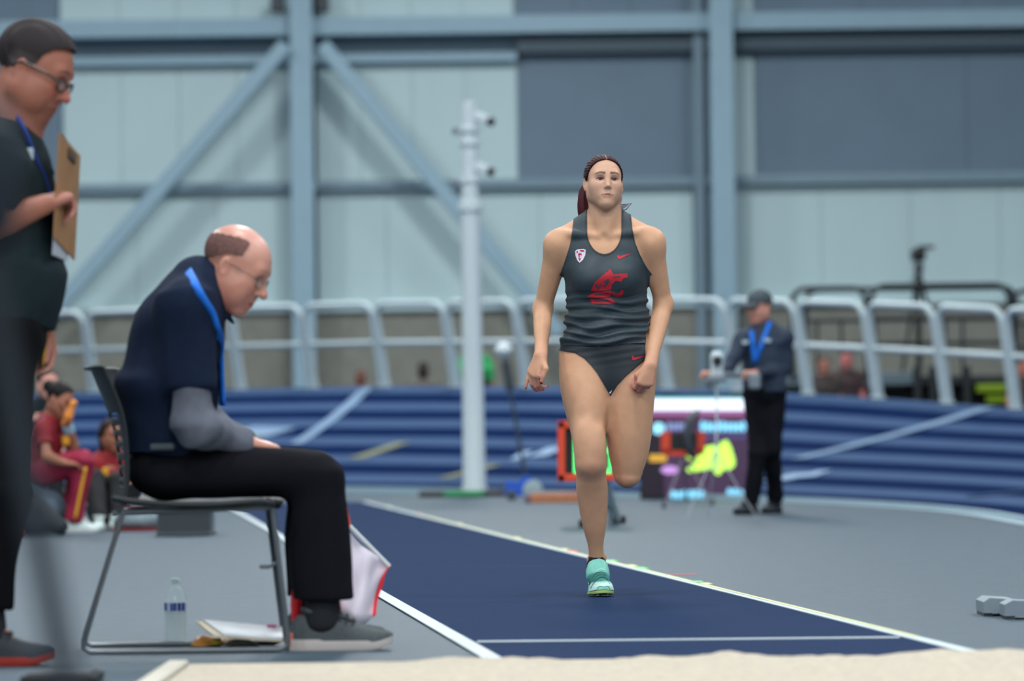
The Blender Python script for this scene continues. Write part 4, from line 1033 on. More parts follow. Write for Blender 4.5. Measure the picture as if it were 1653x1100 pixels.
    cc = np.tile(np.array(C(50, 19, 23)[:3]), (len(vv), 1)); st2 = .5+.5*np.sin(np.arctan2(L[:, 0], z-.02)*60+y*25); cc = cc*(.65+.7*st2[:, None]); 
    part = np.exp(-(L[:, 0]/.0022)**2)*(z > .08); cc = cc*(1-.6*part[:, None])+np.array(C(190, 150, 140)[:3])*.6*part[:, None]
    vh, idx = vv, None
    v5, f5 = clip_c(vv, ff, hl-y, cc)
    hair = link('hair', mesh_np('hair', v5[0], f5, v5[1]), mat('hair_auburn', (1, 1, 1, 1), .6, attr='Col', spec=.2), root, True)
    md = hair.modifiers.new('thickness', 'SOLIDIFY'); md.thickness = .006*s; md.offset = -1
    # pony tail to her right
    pf = Field(); pts = bez([P(.0, -.115, .03), p(948, 305, .12), p(944, 325, .10), p(943.5, 345, .09), p(945, 362, .10)], 5); n = len(pts)
    for i in range(n-1):
        r = lambda q: .010+.013*math.sin(min(1, q*1.25)*2.6)
        pf.cone(pts[i], pts[i+1], r(i/n), r((i+1)/n), .012)
    vv, ff = pf.mesh(.0035, None, 1); nn = vnormals(vv, ff); a_ = np.arctan2(vv[:, 1]-vv[:, 1].mean(), vv[:, 0]-vv[:, 0].mean())
    vv = vv+nn*(.0015*np.sin(a_*14+vv[:, 2]*30))[:, None]
    cc = np.tile(np.array(C(70, 26, 32)[:3]), (len(vv), 1))*(.7+.5*(.5+.5*np.sin(a_*11+vv[:, 2]*40)))[:, None]
    link('ponytail', mesh_np('ponytail', vv, ff, cc), MATS['hair_auburn'], hair, True)
    MB().tube([p(1000, 331, .07), p(1009, 330, .06), p(1019.5, 328.5, .05), p(1011, 338, .055), p(1002, 341.5, .07)], .0017, 6).build('hair_tie_loop', mat('purple_cord', C(64, 42, 66), .5), hair, True)
    MB().prism([p(1002, 332, .068), p(1016, 330, .055), p(1003, 340, .068)], (0, .001, 0)).build('hair_tie_veil', mat('lilac_veil', C(150, 150, 172), .6), hair)
    for x in (-1, 1): MB().lathe(P(x*.0785, -.001, -.030), H.S*x, [(0, .003), (.002, .0035), (.004, .002)], 8).build('ear_stud', mat('stud', C(70, 60, 60), .3, metal=.8), body)
    # ---------------------------------------------------------------- shoes, socks
    mint = mat('mint_mesh', C(132, 214, 196), .5, noise=.06, nscale=80); mint2 = mat('mint_pale', C(196, 236, 224), .45); lime = mat('lime_sole', C(178, 206, 124), .5); teal = mat('teal_lace', C(30, 120, 116), .5); soc = mat('sock_black', C(20, 24, 30), .8)
    shR = empty('shoe', g, None); shR.parent = root; shR.matrix_parent_inverse = Matrix.Translation(root.location).inverted(); shR.location = (0, 0, 0)
    toe = g+V(.012, -.01, .011)
    heel = toe+V(-.045, .272, 0); fw = nv(toe-heel)
    shoe_runner(shR, heel, fw, V(0, 0, 1), .275, mint, lime, teal, mint2)
    sk = Field(); sk.loft(aR+V(0, .0, .006), aR+V(0.0, 0, -.05), V(-.3, -1, 0), [(-.12, .0325, .036, .038), (.4, .035, .040, .042), (1, .036, .042, .042)], .01, flat=True)
    sk.cone(aR+V(0, 0, -.03), p(968, 946, .06), .034, .022, .02)
    field_obj('sock', sk, .005, soc, root)
    cf = Field(); cf.loft(aR+V(.003, -.006, -.020), aR+V(.004, -.045, -.075), V(.25, -1, .5), [(0, .039, .042, .044), (.5, .043, .046, .046), (1, .044, .046, .046)], .01, flat=True); cf.cone(aR+V(.003, -.035, -.06), toe+V(-.01, .09, .040), .033, .026, .03)
    co = field_obj('ankle_collar', cf, .005, mint, shR)
    BS = bvh_of([co]+[c for c in shR.children if c.name.startswith('upper')]+[c for q in shR.children for c in q.children])
    def band(pts, w_): 
        P_ = bez([V(a, b, 0) for a, b in pts], 5); return [[(P_[i][0], P_[i][1]-w_), (P_[i+1][0], P_[i+1][1]-w_), (P_[i+1][0], P_[i+1][1]+w_), (P_[i][0], P_[i][1]+w_)] for i in range(len(P_)-1)]
    for pts, w_, mm in (([(953, 950), (962, 937.5), (971, 932.5), (979, 935), (985, 943)], .9, teal), ([(956, 940), (963, 931), (971, 928), (978, 930)], .6, mat('mint_dark', C(84, 150, 138), .6)), ([(955, 934), (963, 926), (971, 923.5), (979, 926)], .6, mat('mint_dark', C(84, 150, 138), .6)), ([(957, 927), (964, 921), (971, 919), (977, 921)], .7, mint2)):
        decal('lace', band(pts, w_), BS, 15.08, mm, shR, off=.0025)
    # trailing shoe behind
    shL = empty('shoe', (0, 0, 0), None); shL.parent = root; shL.matrix_parent_inverse = Matrix.Translation(root.location).inverted(); 
    fwd = nv(toeL-aL); upv = nv(V(0, -1, .6)-fwd*(V(0, -1, .6)@fwd)); upv = -nv(np.cross(V(1, 0, 0), fwd)) ; 
    if upv[1] > 0: upv = -upv
    shoe(shL, aL-fwd*.06-upv*.065, fwd, upv, .27, mint, lime, teal, mint2)
    sk = Field(); sk.cone(aL-V(0, .03, .0), aL+V(0, .02, .02), .036, .038, .01); field_obj('sock', sk, .006, soc, root)
def PXnear(v, c, r): return np.linalg.norm(v-c, axis=1) < r
def biggest(v, f):
    lab = np.arange(len(v))
    while True:
        m = lab[f].min(1); new = lab.copy()
        for j in range(3): np.minimum.at(new, f[:, j], m)
        new = new[new]
        if (new == lab).all(): break
        lab = new
    q = np.bincount(lab[f[:, 0]]).argmax(); f = f[lab[f[:, 0]] == q]
    used = np.unique(f); mp_ = np.full(len(v), -1); mp_[used] = np.arange(len(used)); return v[used], mp_[f]
def proj_np(v):
    q = v-CAM; z = q@_f; return 826.5+F*(q@_r)/z, 550-F*(q@_u)/z
def clip_c(v, f, s, c):
    """clip carrying a colour per vertex"""
    big = np.concatenate([v, c], 1); 
    V2, F2 = clip_n(big, f, s); return (V2[:, :3], V2[:, 3:]), F2
def clip_n(v, f, s):
    if f.shape[1] == 4: f = np.concatenate([f[:, [0, 1, 2]], f[:, [0, 2, 3]]])
    s = np.where(np.abs(s) < 1e-9, 1e-9, s); ins = s > 0; n = ins[f].sum(1); out = [f[n == 3]]; new = {}; nx_ = []; base = len(v); tri = []
    def cut(a, b):
        key = (a, b) if a < b else (b, a)
        if key not in new: t = s[a]/(s[a]-s[b]); new[key] = base+len(nx_); nx_.append(v[a]+t*(v[b]-v[a]))
        return new[key]
    for q in f[n == 1]:
        i = int(np.argmax(ins[q])); a, b, c = q[i], q[(i+1) % 3], q[(i+2) % 3]; tri.append((a, cut(a, b), cut(a, c)))
    for q in f[n == 2]:
        i = int(np.argmin(ins[q])); a, b, c = q[i], q[(i+1) % 3], q[(i+2) % 3]; p_, r_ = cut(a, b), cut(a, c); tri.append((p_, b, c)); tri.append((p_, c, r_))
    if tri: out.append(np.array(tri))
    F2 = np.concatenate(out).astype(np.int64); V2 = np.concatenate([v, np.array(nx_).reshape(-1, v.shape[1])])
    used = np.unique(F2); mp_ = np.full(len(V2), -1); mp_[used] = np.arange(len(used)); return V2[used], mp_[F2]
def shoe_runner(par, heel, fwd, up, L, mu, ms, ml, mpale):
    """sprint spike, heel lifted about the ball of the foot"""
    R_, Fv, U = frame(fwd, up); ball = .66*L; A = math.radians(33)
    def T(x, y, z):
        if y < ball:
            dy = y-ball; w_ = min(1, -dy/(.06)); a = A*(w_**.8 if w_ < 1 else 1)
            y, z = ball+dy*math.cos(a)-0*z+z*math.sin(a), z*math.cos(a)-dy*math.sin(a)
        else: 
            dy = y-ball; z = z+.25*dy*dy/.09*.5
        return np.asarray(heel)+R_*x+Fv*y+U*z
    ts = np.linspace(0, 1, 30)
    def hw(t): return .5*float(np.interp(t, [0, .04, .12, .3, .5, .66, .8, .9, .96, 1], [.030, .045, .062, .064, .072, .094, .098, .086, .062, .02]))
    def top(t): return float(np.interp(t, [0, .06, .15, .3, .42, .55, .7, .85, .95, 1], [.05, .085, .092, .094, .098, .086, .068, .054, .040, .022]))
    rows = []
    for t in ts:
        a = hw(t)*1.03; y = t*L; z1 = .011 if t > .5 else .018
        rows.append([T(-a*.92, y, 0), T(-a*1.02, y, z1*.5), T(-a, y, z1), T(a, y, z1), T(a*1.02, y, z1*.5), T(a*.92, y, 0), T(-a*.92, y, 0)])
    b = MB().grid(rows); b.f.append(tuple(range(6))[::-1]); b.f.append(tuple((len(ts)-1)*7+i for i in range(6))); b.build('sole', ms, par, True)
    rows = []; n2 = 16; tops = []
    for t in ts:
        a = hw(t); y = t*L; row = []
        for j in range(n2+1):
            q = math.pi*j/n2; cx, sx = math.cos(q), math.sin(q)
            row.append(T(a*np.sign(cx)*abs(cx)**.7*(1-.10*sx), y, .013+(top(t)-.013)*sx**.75))
        rows.append(row)
    b = MB().grid(rows); b.f.append(tuple(range(n2+1))); b.f.append(tuple((len(ts)-1)*(n2+1)+i for i in range(n2+1))[::-1]); up_ = b.build('upper', mu, par, True)
    # pale toe cap, raised overlay
    tc = []
    for t in np.linspace(.80, 1, 9):
        a = hw(t)*1.0; row = []
        for j in range(n2+1):
            q = math.pi*j/n2; cx, sx = math.cos(q), math.sin(q); tt = t-.03*abs(cx)
            row.append(T((hw(tt)+.0018)*np.sign(cx)*abs(cx)**.7*(1-.10*sx), min(tt, 1.0)*L+.0015, .014+(top(tt)+.002-.014)*sx**.75))
        tc.append(row)
    MB().grid(tc).build('toe_cap', mpale, up_, True)
    for (t, dz) in ((.775, 0), (.70, 0), (.62, 0), (.54, 0)):
        pts = []
        for j in range(2, n2-1):
            q = math.pi*j/n2; cx, sx = math.cos(q), math.sin(q); tt = t-.05*abs(cx)
            pts.append(T((hw(tt)+.002)*np.sign(cx)*abs(cx)**.7*(1-.10*sx), tt*L, .013+(top(tt)+.003-.013)*sx**.75))
        MB().tube(pts, .0030 if t < .77 else .0036, 6).build('lace' if t < .77 else 'seam', ml if t > .77 else mpale, up_, True)
    tg = [[T(x*.024, L*y_, top(y_)+.006+.012*max(0, (.5-y_)*5)-.006*abs(x)) for x in (-1, -.5, 0, .5, 1)] for y_ in (.36, .42, .48, .54, .60)]
    MB().grid(tg).build('tongue', mpale, up_, True, solid=.006)
    for (x, y_) in ((-.028, .80), (.028, .80), (-.02, .92), (.02, .92), (0, .74), (0, .86)):
        MB().lathe(T(x, y_*L, .001), -U, [(0, .004), (.004, .003), (.008, .0008)], 6).build('spike', MATS['aluminium'], par)
build_runner()
# ------------------------------------------------------------------ clothed people
def shoe_root(root):
    e = empty('shoe', (0, 0, 0)); e.parent = root; e.matrix_parent_inverse = Matrix.Translation(root.location).inverted(); return e
def leg_skin(fl, h_, k, a, s=1.0):
    fl.cone(h_, k, .072*s, .050*s, .03, tg='leg'); fl.cone(k, a, .048*s, .032*s, .03, tg='leg')
def arm_skin(fl, s_, e, w_, s=1.0):
    fl.cone(s_, e, .045*s, .037*s, .03, tg='arm'); fl.loft(e, w_, V(.3, .2, 1), [(0, .037*s, .037*s, .037*s), (.25, .040*s, .041*s, .041*s), (.7, .031*s, .032*s, .032*s), (1, .026*s, .026*s, .026*s)], k=.03, tg='arm')
def simple_person(label, root_loc, J, sk, shirt, pants, hair=None, shoes=None, h=.010, sleeve=1.0, group=None, lip=None, fat=0, hs=1.0, female=False, shirt_r=1.0, cap=None, hairkind='short', name='person', legcut=.97, browc=None):
    root = empty(name, root_loc, label, 'person', group); fl = Field()
    H = Head(fl, J['head'][0], J['head'][1], J['head'][2], hs, female=female, fat=fat, eyes_open=.8)
    nb, ch, pe = J['neck'], J['chest'], J['pelvis']; fr = J['front']
    fl.cone(nb, H.pt(0, -.018, -.055), .052, .052, .03); fl.loft(pe, ch, fr, [(0, .14, .09, .10), (.5, .13, .085, .085), (1, .15, .10, .10)], k=.04); fl.cone(ch, nb, .09, .055, .05)
    for q in ('L', 'R'):
        s_, e, w_ = J['arm'+q]; fl.cone(nb, s_, .05, .045, .04); arm_skin(fl, s_, e, w_)
        hd = J.get('hand'+q)
        if hd: hand(fl, w_, hd[0], hd[1], hd[2], hd[3] if len(hd) > 3 else RELAX, .95)
        h_, k, a, t = J['leg'+q]; leg_skin(fl, h_, k, a); fl.cone(a, a+(t-a)*.45-V(0, 0, .02), .028, .014, .01)
    v, f = fl.mesh(h, {a: [(H.c[a]-.12, H.c[a]+.13, h*.6)] for a in range(3)}, 1); col = base_cols(v, sk)
    H.paint(v, col, sk, lip or tuple(np.array(sk[:3])*.7), browc or (hair[:3] if hair is not None else tuple(np.array(sk[:3])*.5)))
    body = link('body', mesh_np('body', v, f, col), skin_mat('skin'), root, True); H.eyes(body, (.05, .03, .02))
    # shirt
    sf = Field(); R = shirt_r
    sf.loft(pe-nv(ch-pe)*.02, ch, fr, [(0, .175*R, .125*R, .125*R), (.5, .165*R, .125*R, .115*R), (1, .18*R, .125*R, .12*R)], k=.05, flat=True); sf.cone(ch, nb*.75+ch*.25, .115*R, .085, .06)
    for q in ('L', 'R'):
        s_, e, w_ = J['arm'+q]; sf.cone(nb*.8+ch*.2, s_, .075, .068, .05)
        if sleeve >= 1: sf.loft(s_, e, fr, [(-.05, .065, .07, .07), (.5, .06, .062, .062), (1, .052, .054, .054)], k=.04); sf.loft(e, w_, V(.3, .2, 1), [(0, .052, .052, .052), (.6, .045, .045, .045), (.95, .038, .038, .038)], k=.03, flat=True)
        else: sf.loft(s_, e, fr, [(-.05, .065, .07, .07), (sleeve, .062, .066, .066)], k=.04, flat=True)
    sh = field_obj('shirt' if sleeve < 1 else 'jacket', sf, h, shirt, root, wr=(.004, 26, 5, (1, 1, 2)))
    pf = Field()
    pf.ell(pe+V(0, 0, -.02), (.165, .15, .13), k=.05)
    for q in ('L', 'R'):
        h_, k, a, t = J['leg'+q]; pf.loft(h_, k, J.get('kfront', fr), [(-.05, .092, .10, .10), (.5, .085, .088, .088), (1, .068, .07, .07)], k=.022); pf.loft(k, a, J.get('kfront', fr), [(0, .068, .07, .07), (.4, .066, .066, .072), (legcut, .058, .062, .062)], k=.04, flat=True)
    field_obj('trousers', pf, h, pants, root, wr=(.004, 22, 9, (1, 1, 1)))
    if hair is not None:
        hf = Field(); P = H.pt; s = H.s
        hf.ell(P(0, -.014, .050), np.array((.082, .103, .088))*s, H.ax, .01)
        if hairkind == 'long':
            for x in (-1, 1): hf.cone(P(x*.06, -.03, .02), P(x*.055, -.02, -.16), .035*s, .022*s, .03)
            hf.cone(P(0, -.08, .0), P(0, -.07, -.16), .05*s, .03*s, .04)
        if hairkind == 'bun': hf.ell(P(0, -.125, .06), np.array((.045, .042, .045))*s, H.ax, .01)
        def cut(v):
            L = H.loc(v); z = L[:, 2]; y = L[:, 1]
            if hairkind == 'long': hl = np.interp(z, [-.3, -.1, 0, .04, .08, .11, .14], [.03, .02, .02, .03, .05, .07, .3])
            else: hl = np.interp(z, [-.08, -.04, 0, .02, .05, .08, .11, .14], [-.09, -.07, -.03, .015, .035, .05, .075, .3])
            return hl-y
        field_obj('hair', hf, h*.7, mat('hair_%d' % int(hair[0]*1e4), hair, .6, noise=.2, nscale=60, spec=.25), root, cut=cut)
    if cap is not None:
        hf = Field(); P = H.pt; s = H.s; hf.ell(P(0, -.012, .058), np.array((.086, .106, .088))*s, H.ax, .01)
        c_ = field_obj('cap', hf, h*.7, cap, root, cut=lambda v: H.loc(v)[:, 2]-.045-.12*np.maximum(0, H.loc(v)[:, 1]))
        rows = []
        for t in np.linspace(0, 1, 6):
            rows.append([P(x*.074*(1-.35*t*abs(x)), .062+t*.085*(1-.45*x*x)+.02*(1-abs(x)), .058-.022*t-.018*x*x) for x in np.linspace(-1, 1, 11)])
        MB().grid(rows).build('cap_brim', cap, c_, True, solid=.005)
    if shoes is not None:
        for q in ('L', 'R'):
            h_, k, a, t = J['leg'+q]; sr = shoe_root(root); fw = nv(V(t[0]-a[0], t[1]-a[1], 0)); hl_ = V(a[0], a[1], J.get('gz', 0.0)+.001)-fw*.07
            shoe(sr, hl_, fw, V(0, 0, 1), .27, shoes[0], shoes[1], shoes[2])
    return root, H, body, sh

# ---- seated official -------------------------------------------------------
SY0 = 11.90
def build_seated():
    p = PXF(SY0); fr = V(1, 0, 0); SK = C(196, 142, 124)
    root = empty('person', (p(300, 1000)[0], SY0, 0), 'bald man in navy polo sitting hunched on the black chair', 'person')
    fl = Field(); H = Head(fl, p(378, 438, -.0), V(.87, -.20, -.49), V(.47, -.05, .88), 1.11, nose=1.12, fat=.002, eyes_open=.5, nl=.007)
    pe, mid, ch, nb = p(255, 765), p(268, 620), p(312, 490), p(325, 462)
    fl.loft(pe+V(.035, 0, .03), mid, fr, [(0, .14, .09, .05), (1, .14, .11, .10)], k=.03); fl.loft(mid, ch, fr, [(0, .14, .11, .10), (1, .15, .08, .10)], k=.05)
    fl.cone(ch, H.pt(0, -.02, -.05), .070, .062, .04)
    fl.cone(p(345, 478), H.pt(0, .02, -.075), .04, .035, .03)
    sh = {-1: p(300, 492, -.19), 1: p(305, 492, .19)}; el = {-1: p(313, 690, -.235), 1: p(318, 690, .235)}; wr = {-1: p(398, 716, -.10), 1: p(402, 716, .10)}
    hip = {-1: p(268, 766, -.09), 1: p(268, 766, .09)}; kn = {-1: p(517, 762, -.105), 1: p(512, 762, .12)}; an = {-1: p(521, 985, -.11), 1: p(508, 982, .14)}
    for q in (-1, 1):
        fl.cone(ch, sh[q], .06, .05, .05); arm_skin(fl, sh[q], el[q], wr[q], 1.02); leg_skin(fl, hip[q], kn[q], an[q])
        hand(fl, wr[q], V(1, -.25*q, -.18), V(.1, -.1*q, -1), V(.2, -q*1.0, 0), [(.35, .4, .2)]*4, 1.0, thumb=(.7, .6, .1)); fl.cone(an[q], V(an[q][0]+.09, an[q][1], .050), .030, .016, .01); fl.cone(an[q], V(an[q][0]-.015, an[q][1], .055), .030, .024, .02)
    v, f = fl.mesh(.008, {a: [(H.c[a]-.14, H.c[a]+.15, .0042)] for a in range(3)}, 1); col = base_cols(v, SK); H.paint(v, col, SK, C(168, 96, 88), C(150, 116, 104), browp=(.045, .041, .006), cheek=C(190, 108, 98), lash=(.15, .09, .08))
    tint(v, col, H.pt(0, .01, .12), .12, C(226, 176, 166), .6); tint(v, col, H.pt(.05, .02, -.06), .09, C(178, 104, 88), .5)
    body = link('body', mesh_np('body', v, f, col), skin_mat('skin_shiny', .34), root, True); H.eyes(body, (.10, .12, .14), look=(0, 1, -.3))
    # polo shirt
    navy = mat('polo_navy', C(22, 34, 56), .85, spec=.15, noise=.08, nscale=40, bump=.08, bscale=300)
    sf = Field()
    sf.loft(p(262, 778), mid, fr, [(.27, .198, .150, .122), (.5, .20, .160, .130), (1, .20, .150, .136)], k=.03, flat=True)
    sf.loft(mid, p(330, 448), fr, [(0, .20, .150, .140), (.3, .20, .130, .160), (.6, .19, .115, .160), (.85, .15, .085, .115), (.97, .10, .065, .075)], k=.06)
    for q in (-1, 1):
        sf.cone(p(318, 478), sh[q], .085, .080, .06); d = (el[q]-sh[q])
        sf.loft(sh[q], el[q], fr, [(-.08, .075, .085, .085), (.2, .075, .088, .095), (.45, .070, .080, .085), (.70, .066, .074, .072)], k=.05, flat=True)
    shirt = field_obj('polo_shirt', sf, .008, navy, root, smooth=2, wr=(.0068, 21, 3, (1, 1, 1.5)))
    # collar
    cn = [H.pt(0, -.02, -.05)*.35+p(322, 468)*.65]
    ring = []
    for a in np.linspace(0, 2*math.pi, 22, endpoint=False):
        ring.append((p(330, 464)+V(.074*math.cos(a), .076*math.sin(a), -.066*math.cos(a)-.004)))
    rows = [[q+V(.016*math.cos(a), .014*math.sin(a), -.045) for q, a in zip(ring, np.linspace(0, 2*math.pi, 22, endpoint=False))], ring]
    rows = [r+[r[0]] for r in rows]; MB().grid(rows).build('collar', navy, shirt, True, fix=False, solid=.006)
    # grey sleeves
    for q in (-1, 1):
        gf = Field(); gf.loft(sh[q], el[q], fr, [(.62, .050, .055, .055), (.8, .060, .066, .068), (1, .058, .062, .066)], k=.04, flat=True); gf.ell(el[q], (.066, .060, .066), k=.03); gf.loft(el[q], wr[q], V(0, 0, 1), [(0, .060, .060, .062), (.5, .050, .052, .05), (.96, .038, .038, .038)], k=.05, flat=True)
        field_obj('undershirt_sleeve', gf, .007, mat('undershirt_grey', C(92, 98, 112), .8, noise=.08, nscale=40), root, wr=(.0085, 40, 11, (1.5, 1, 1)))
    # trousers
    blk = mat('trousers_black', C(16, 18, 25), .85, noise=.1, nscale=30, spec=.15)
    pf = Field(); pf.ell(p(268, 762), (.118, .185, .095), k=.05)
    for q in (-1, 1):
        pf.loft(hip[q], kn[q], V(0, 0, 1), [(-.02, .09, .085, .075), (.2, .092, .092, .078), (.6, .086, .084, .074), (.9, .080, .074, .072), (1.0, .078, .068, .07)], k=.04)
        pf.loft(kn[q], an[q], fr, [(0, .075, .064, .066), (.18, .076, .072, .080), (.45, .076, .086, .096), (.7, .077, .092, .096), (.93, .077, .098, .092)], k=.05, flat=True)
    # cushioned sit: flatten where the seat carries him
    def cutp(v):
        X, Y = proj_np(v); return np.where(X < 430, 1e-3+(v[:, 2]-SEATZ-.004), 1.0)
    field_obj('trousers', pf, .008, blk, root, smooth=2, wr=(.0045, 17, 8, (1, 1, 1)), cut=None)
    bf = Field(); bf.loft(pe+V(0, 0, .015), pe+V(.0, 0, .06), fr, [(0, .20, .162, .137), (1, .20, .164, .137)], k=.01, flat=True)
    ph = MB().box(p(262, 722, -.215), (.075, .025, .022), bev=.006).build('belt_pouch', mat('pouch_grey', C(60, 72, 80), .4), root)
    # socks, shoes
    sm = mat('shoe_grey_mesh', C(72, 80, 84), .8, noise=.15, nscale=120); so = mat('shoe_sole_pale', C(196, 188, 184), .6); dk = mat('shoe_lace_dark', C(42, 48, 54), .7)
    for q in (-1, 1):
        kf = Field(); kf.loft(an[q]+V(0, 0, .09), an[q]+V(0, 0, -.04), fr, [(0, .046, .05, .05), (.5, .048, .054, .054), (1, .05, .06, .06)], k=.01); field_obj('sock', kf, .007, mat('sock_black', C(20, 24, 30), .8), root)
        sr = shoe_root(root); hx = ground(471 if q < 0 else 462, 1049 if q < 0 else 1042)[0]
        shoe(sr, V(hx, an[q][1], .001), V(1, -.02, 0), V(0, 0, 1), .315, sm, so, dk, w=.105, h=.088, sole=.030, mt=sm)
        if q < 0:
            MB().box(V(hx+.008, an[q][1], .035), (.02, .05, .045), bev=.006).build('heel_tab', mat('coral_tab', C(214, 110, 92), .6), sr)
    # hair fringe
    hf = Field(); P = H.pt; s = H.s; hf.ell(P(0, -.012, .045), np.array((.0775, .099, .084))*s, H.ax, .01); hf.ell(P(0, .0, .03), np.array((.0755, .08, .08))*s, H.ax, .02)
    def cuth(v):
        L = H.loc(v); y, z, x = L[:, 1], L[:, 2], np.abs(L[:, 0]); lo = np.interp(y, [-.11, -.06, -.02, .02], [-.02, .012, .040, .052]); hi = np.interp(y, [-.12, -.08, 0, .03], [.055, .075, .096, .092])
        return np.minimum(np.minimum(z-lo+.0012*np.sin(y*300), hi-z+.0012*np.sin(y*260+x*90)), .022-y)
    o = field_obj('hair', hf, .004, mat('hair_grey_brown', C(112, 84, 80), .8, noise=.35, nscale=140, spec=.1), root, cut=cuth); 
    # glasses
    gm = mat('thin_wire', C(120, 110, 110), .3, metal=.7); gr = empty('glasses', H.c); gr.parent = root; gr.matrix_parent_inverse = Matrix.Translation(root.location).inverted()
    for x in (-1, 1):
        rim = [P(x*.033+.021*math.cos(a), .095-.006*(.5+.5*x*math.cos(a)), .006+.016*math.sin(a)) for a in np.linspace(0, 2*math.pi, 20, endpoint=False)]
        MB().tube(rim, .0014, 6, closed=True).build('rim', gm, gr); MB().prism(rim, H.Fv*.001).build('lens', mat('lens_glass', C(200, 210, 216), .05, alpha=.12), gr)
        MB().tube([P(x*.054, .089, .012), P(x*.078, .06, .016), P(x*.083, -.01, .018), P(x*.081, -.03, .0)], .0015, 6).build('temple', gm, gr)
    MB().tube([P(-.012, .097, .010), P(0, .102, .013), P(.012, .097, .010)], .0014, 6).build('bridge', gm, gr)
    # lanyard
    lb = mat('lanyard_blue', C(20, 116, 226), .6)
    B = bvh_of([shirt])
    def onto(px, py):
        q = at(px, py, SY0); r = nv(q-CAM); h_ = B.ray_cast(Vector(q-r*1.0), Vector(r), 2); return (np.array(h_[0])-r*.008) if h_[0] is not None else p(px, py, -.02)
    pts = [p(298, 430, -.01), onto(303, 441), onto(311, 456), onto(320, 472), onto(331, 490), onto(342, 508), onto(350, 535), p(355, 560, -.06), p(357, 610, -.05), p(359, 654, -.05)]
    ribbon(pts, lambda t: nv(V(.85-.3*t, -.2-.8*t, .5*(1-t))), .034, 'lanyard', lb, root)
    ribbon([p(300, 436, -.015), p(308, 442, .08), p(330, 470, .12), p(350, 512, .08), p(356, 560, .03), p(360, 654, -.02)], V(.5, .8, .1), .022, 'lanyard', lb, root)
build_seated()

# ---- chair ------------------------------------------------------------------
def build_chair():
    YN_, YF_ = 11.70, 12.08; YC = (YN_+YF_)/2
    def q(px, py, Y): return at(px, py, Y)
    c0 = q(300, 1050, YC); root = empty('stacking_chair', (c0[0], YC, 0), 'black plastic chair on a grey wire sled frame under the seated man', 'chair')
    M_fr = mat('chair_frame_grey', C(104, 112, 118), .35, metal=.5); M_sh = mat('chair_shell_black', C(40, 46, 50), .5)
    xb, xf = q(129, 1050, YC)[0], q(466, 1050, YC)[0]; xt, xft = q(199, 815, YC)[0], q(441, 806, YC)[0]; zs = q(300, 822, YC)[2]-.006; r = .0085
    for Y in (YN_, YF_):
        xb, xf, xt, xft = [q(k_, 950, Y)[0] for k_ in ((129, 466, 199, 441) if Y == YN_ else (131, 458, 201, 433))]
        path = [V(xt, Y, zs)]+[V(xb+.012, Y, .045), V(xb+.012, Y, .02), V(xb+.03, Y, r+.001)]+[V(xf-.03, Y, r+.001), V(xf-.006, Y, .02), V(xf-.004, Y, .05)]+[V(xft, Y, zs+.01)]
        MB().tube(path, r, 8).build('sled_leg', M_fr, root, True)
        MB().tube([V(xt, Y, zs), V(xft, Y, zs+.012)], r, 8).build('seat_rail', M_fr, root, True)
    MB().tube([V(xf-.024, YN_, .26), V(xf-.024, YF_, .26)], .005, 6).build('ganging_bar', M_fr, root); MB().box(V(xf-.035, YN_-.008, .262), (.03, .012, .012), bev=.003).build('glide', M_fr, root)
    MB().tube([V(xt+.01, YN_, zs), V(xt+.01, YF_, zs)], r, 8).build('cross_bar', M_fr, root, True)
    # seat shell
    rows = []
    for i in range(13):
        t = i/12; x = q(193+t*258, 815, YC)[0]; z = zs+.014+.020*(2*t-1)**2-.004*t + (-.02*max(0, (t-.88)/.12)**2)
        rows.append([V(x, YC+vv*.225, z+.012*vv*vv) for vv in np.linspace(-1, 1, 11)])
    MB().grid(rows).build('seat', M_sh, root, True, solid=.016)
    # back shell with slots
    spine = bez([q(196, 815, YC), q(196, 775, YC), q(192, 735, YC), q(184, 690, YC), q(169, 645, YC), q(152, 606, YC), q(146, 594, YC), q(138, 597, YC)], 10); n = len(spine); vs = np.linspace(-1, 1, 25)
    verts = []; faces = []
    for i in range(n):
        amp = .062*min(1, .55+i/n*.9) if i < n*.82 else .062*max(.25, 1-(i/n-.82)*4)
        for v_ in vs: verts.append(spine[i]+V(amp*v_*v_, v_*.215*(1-.06*(i/n)), 0))
    m = len(vs)
    for i in range(n-1):
        py = proj(spine[i])[1]
        slot = 668 < py < 786 and ((py-668) % 19) < 10
        for j in range(m-1):
            vm = (vs[j]+vs[j+1])/2
            if slot and abs(vm) < .86 and abs(vm) > .10: continue
            faces.append((i*m+j, i*m+j+1, (i+1)*m+j+1, (i+1)*m+j))
    b = MB(); b.add(verts, faces); b.build('backrest', M_sh, root, True, solid=.007)
SEATZ = 0
build_chair()

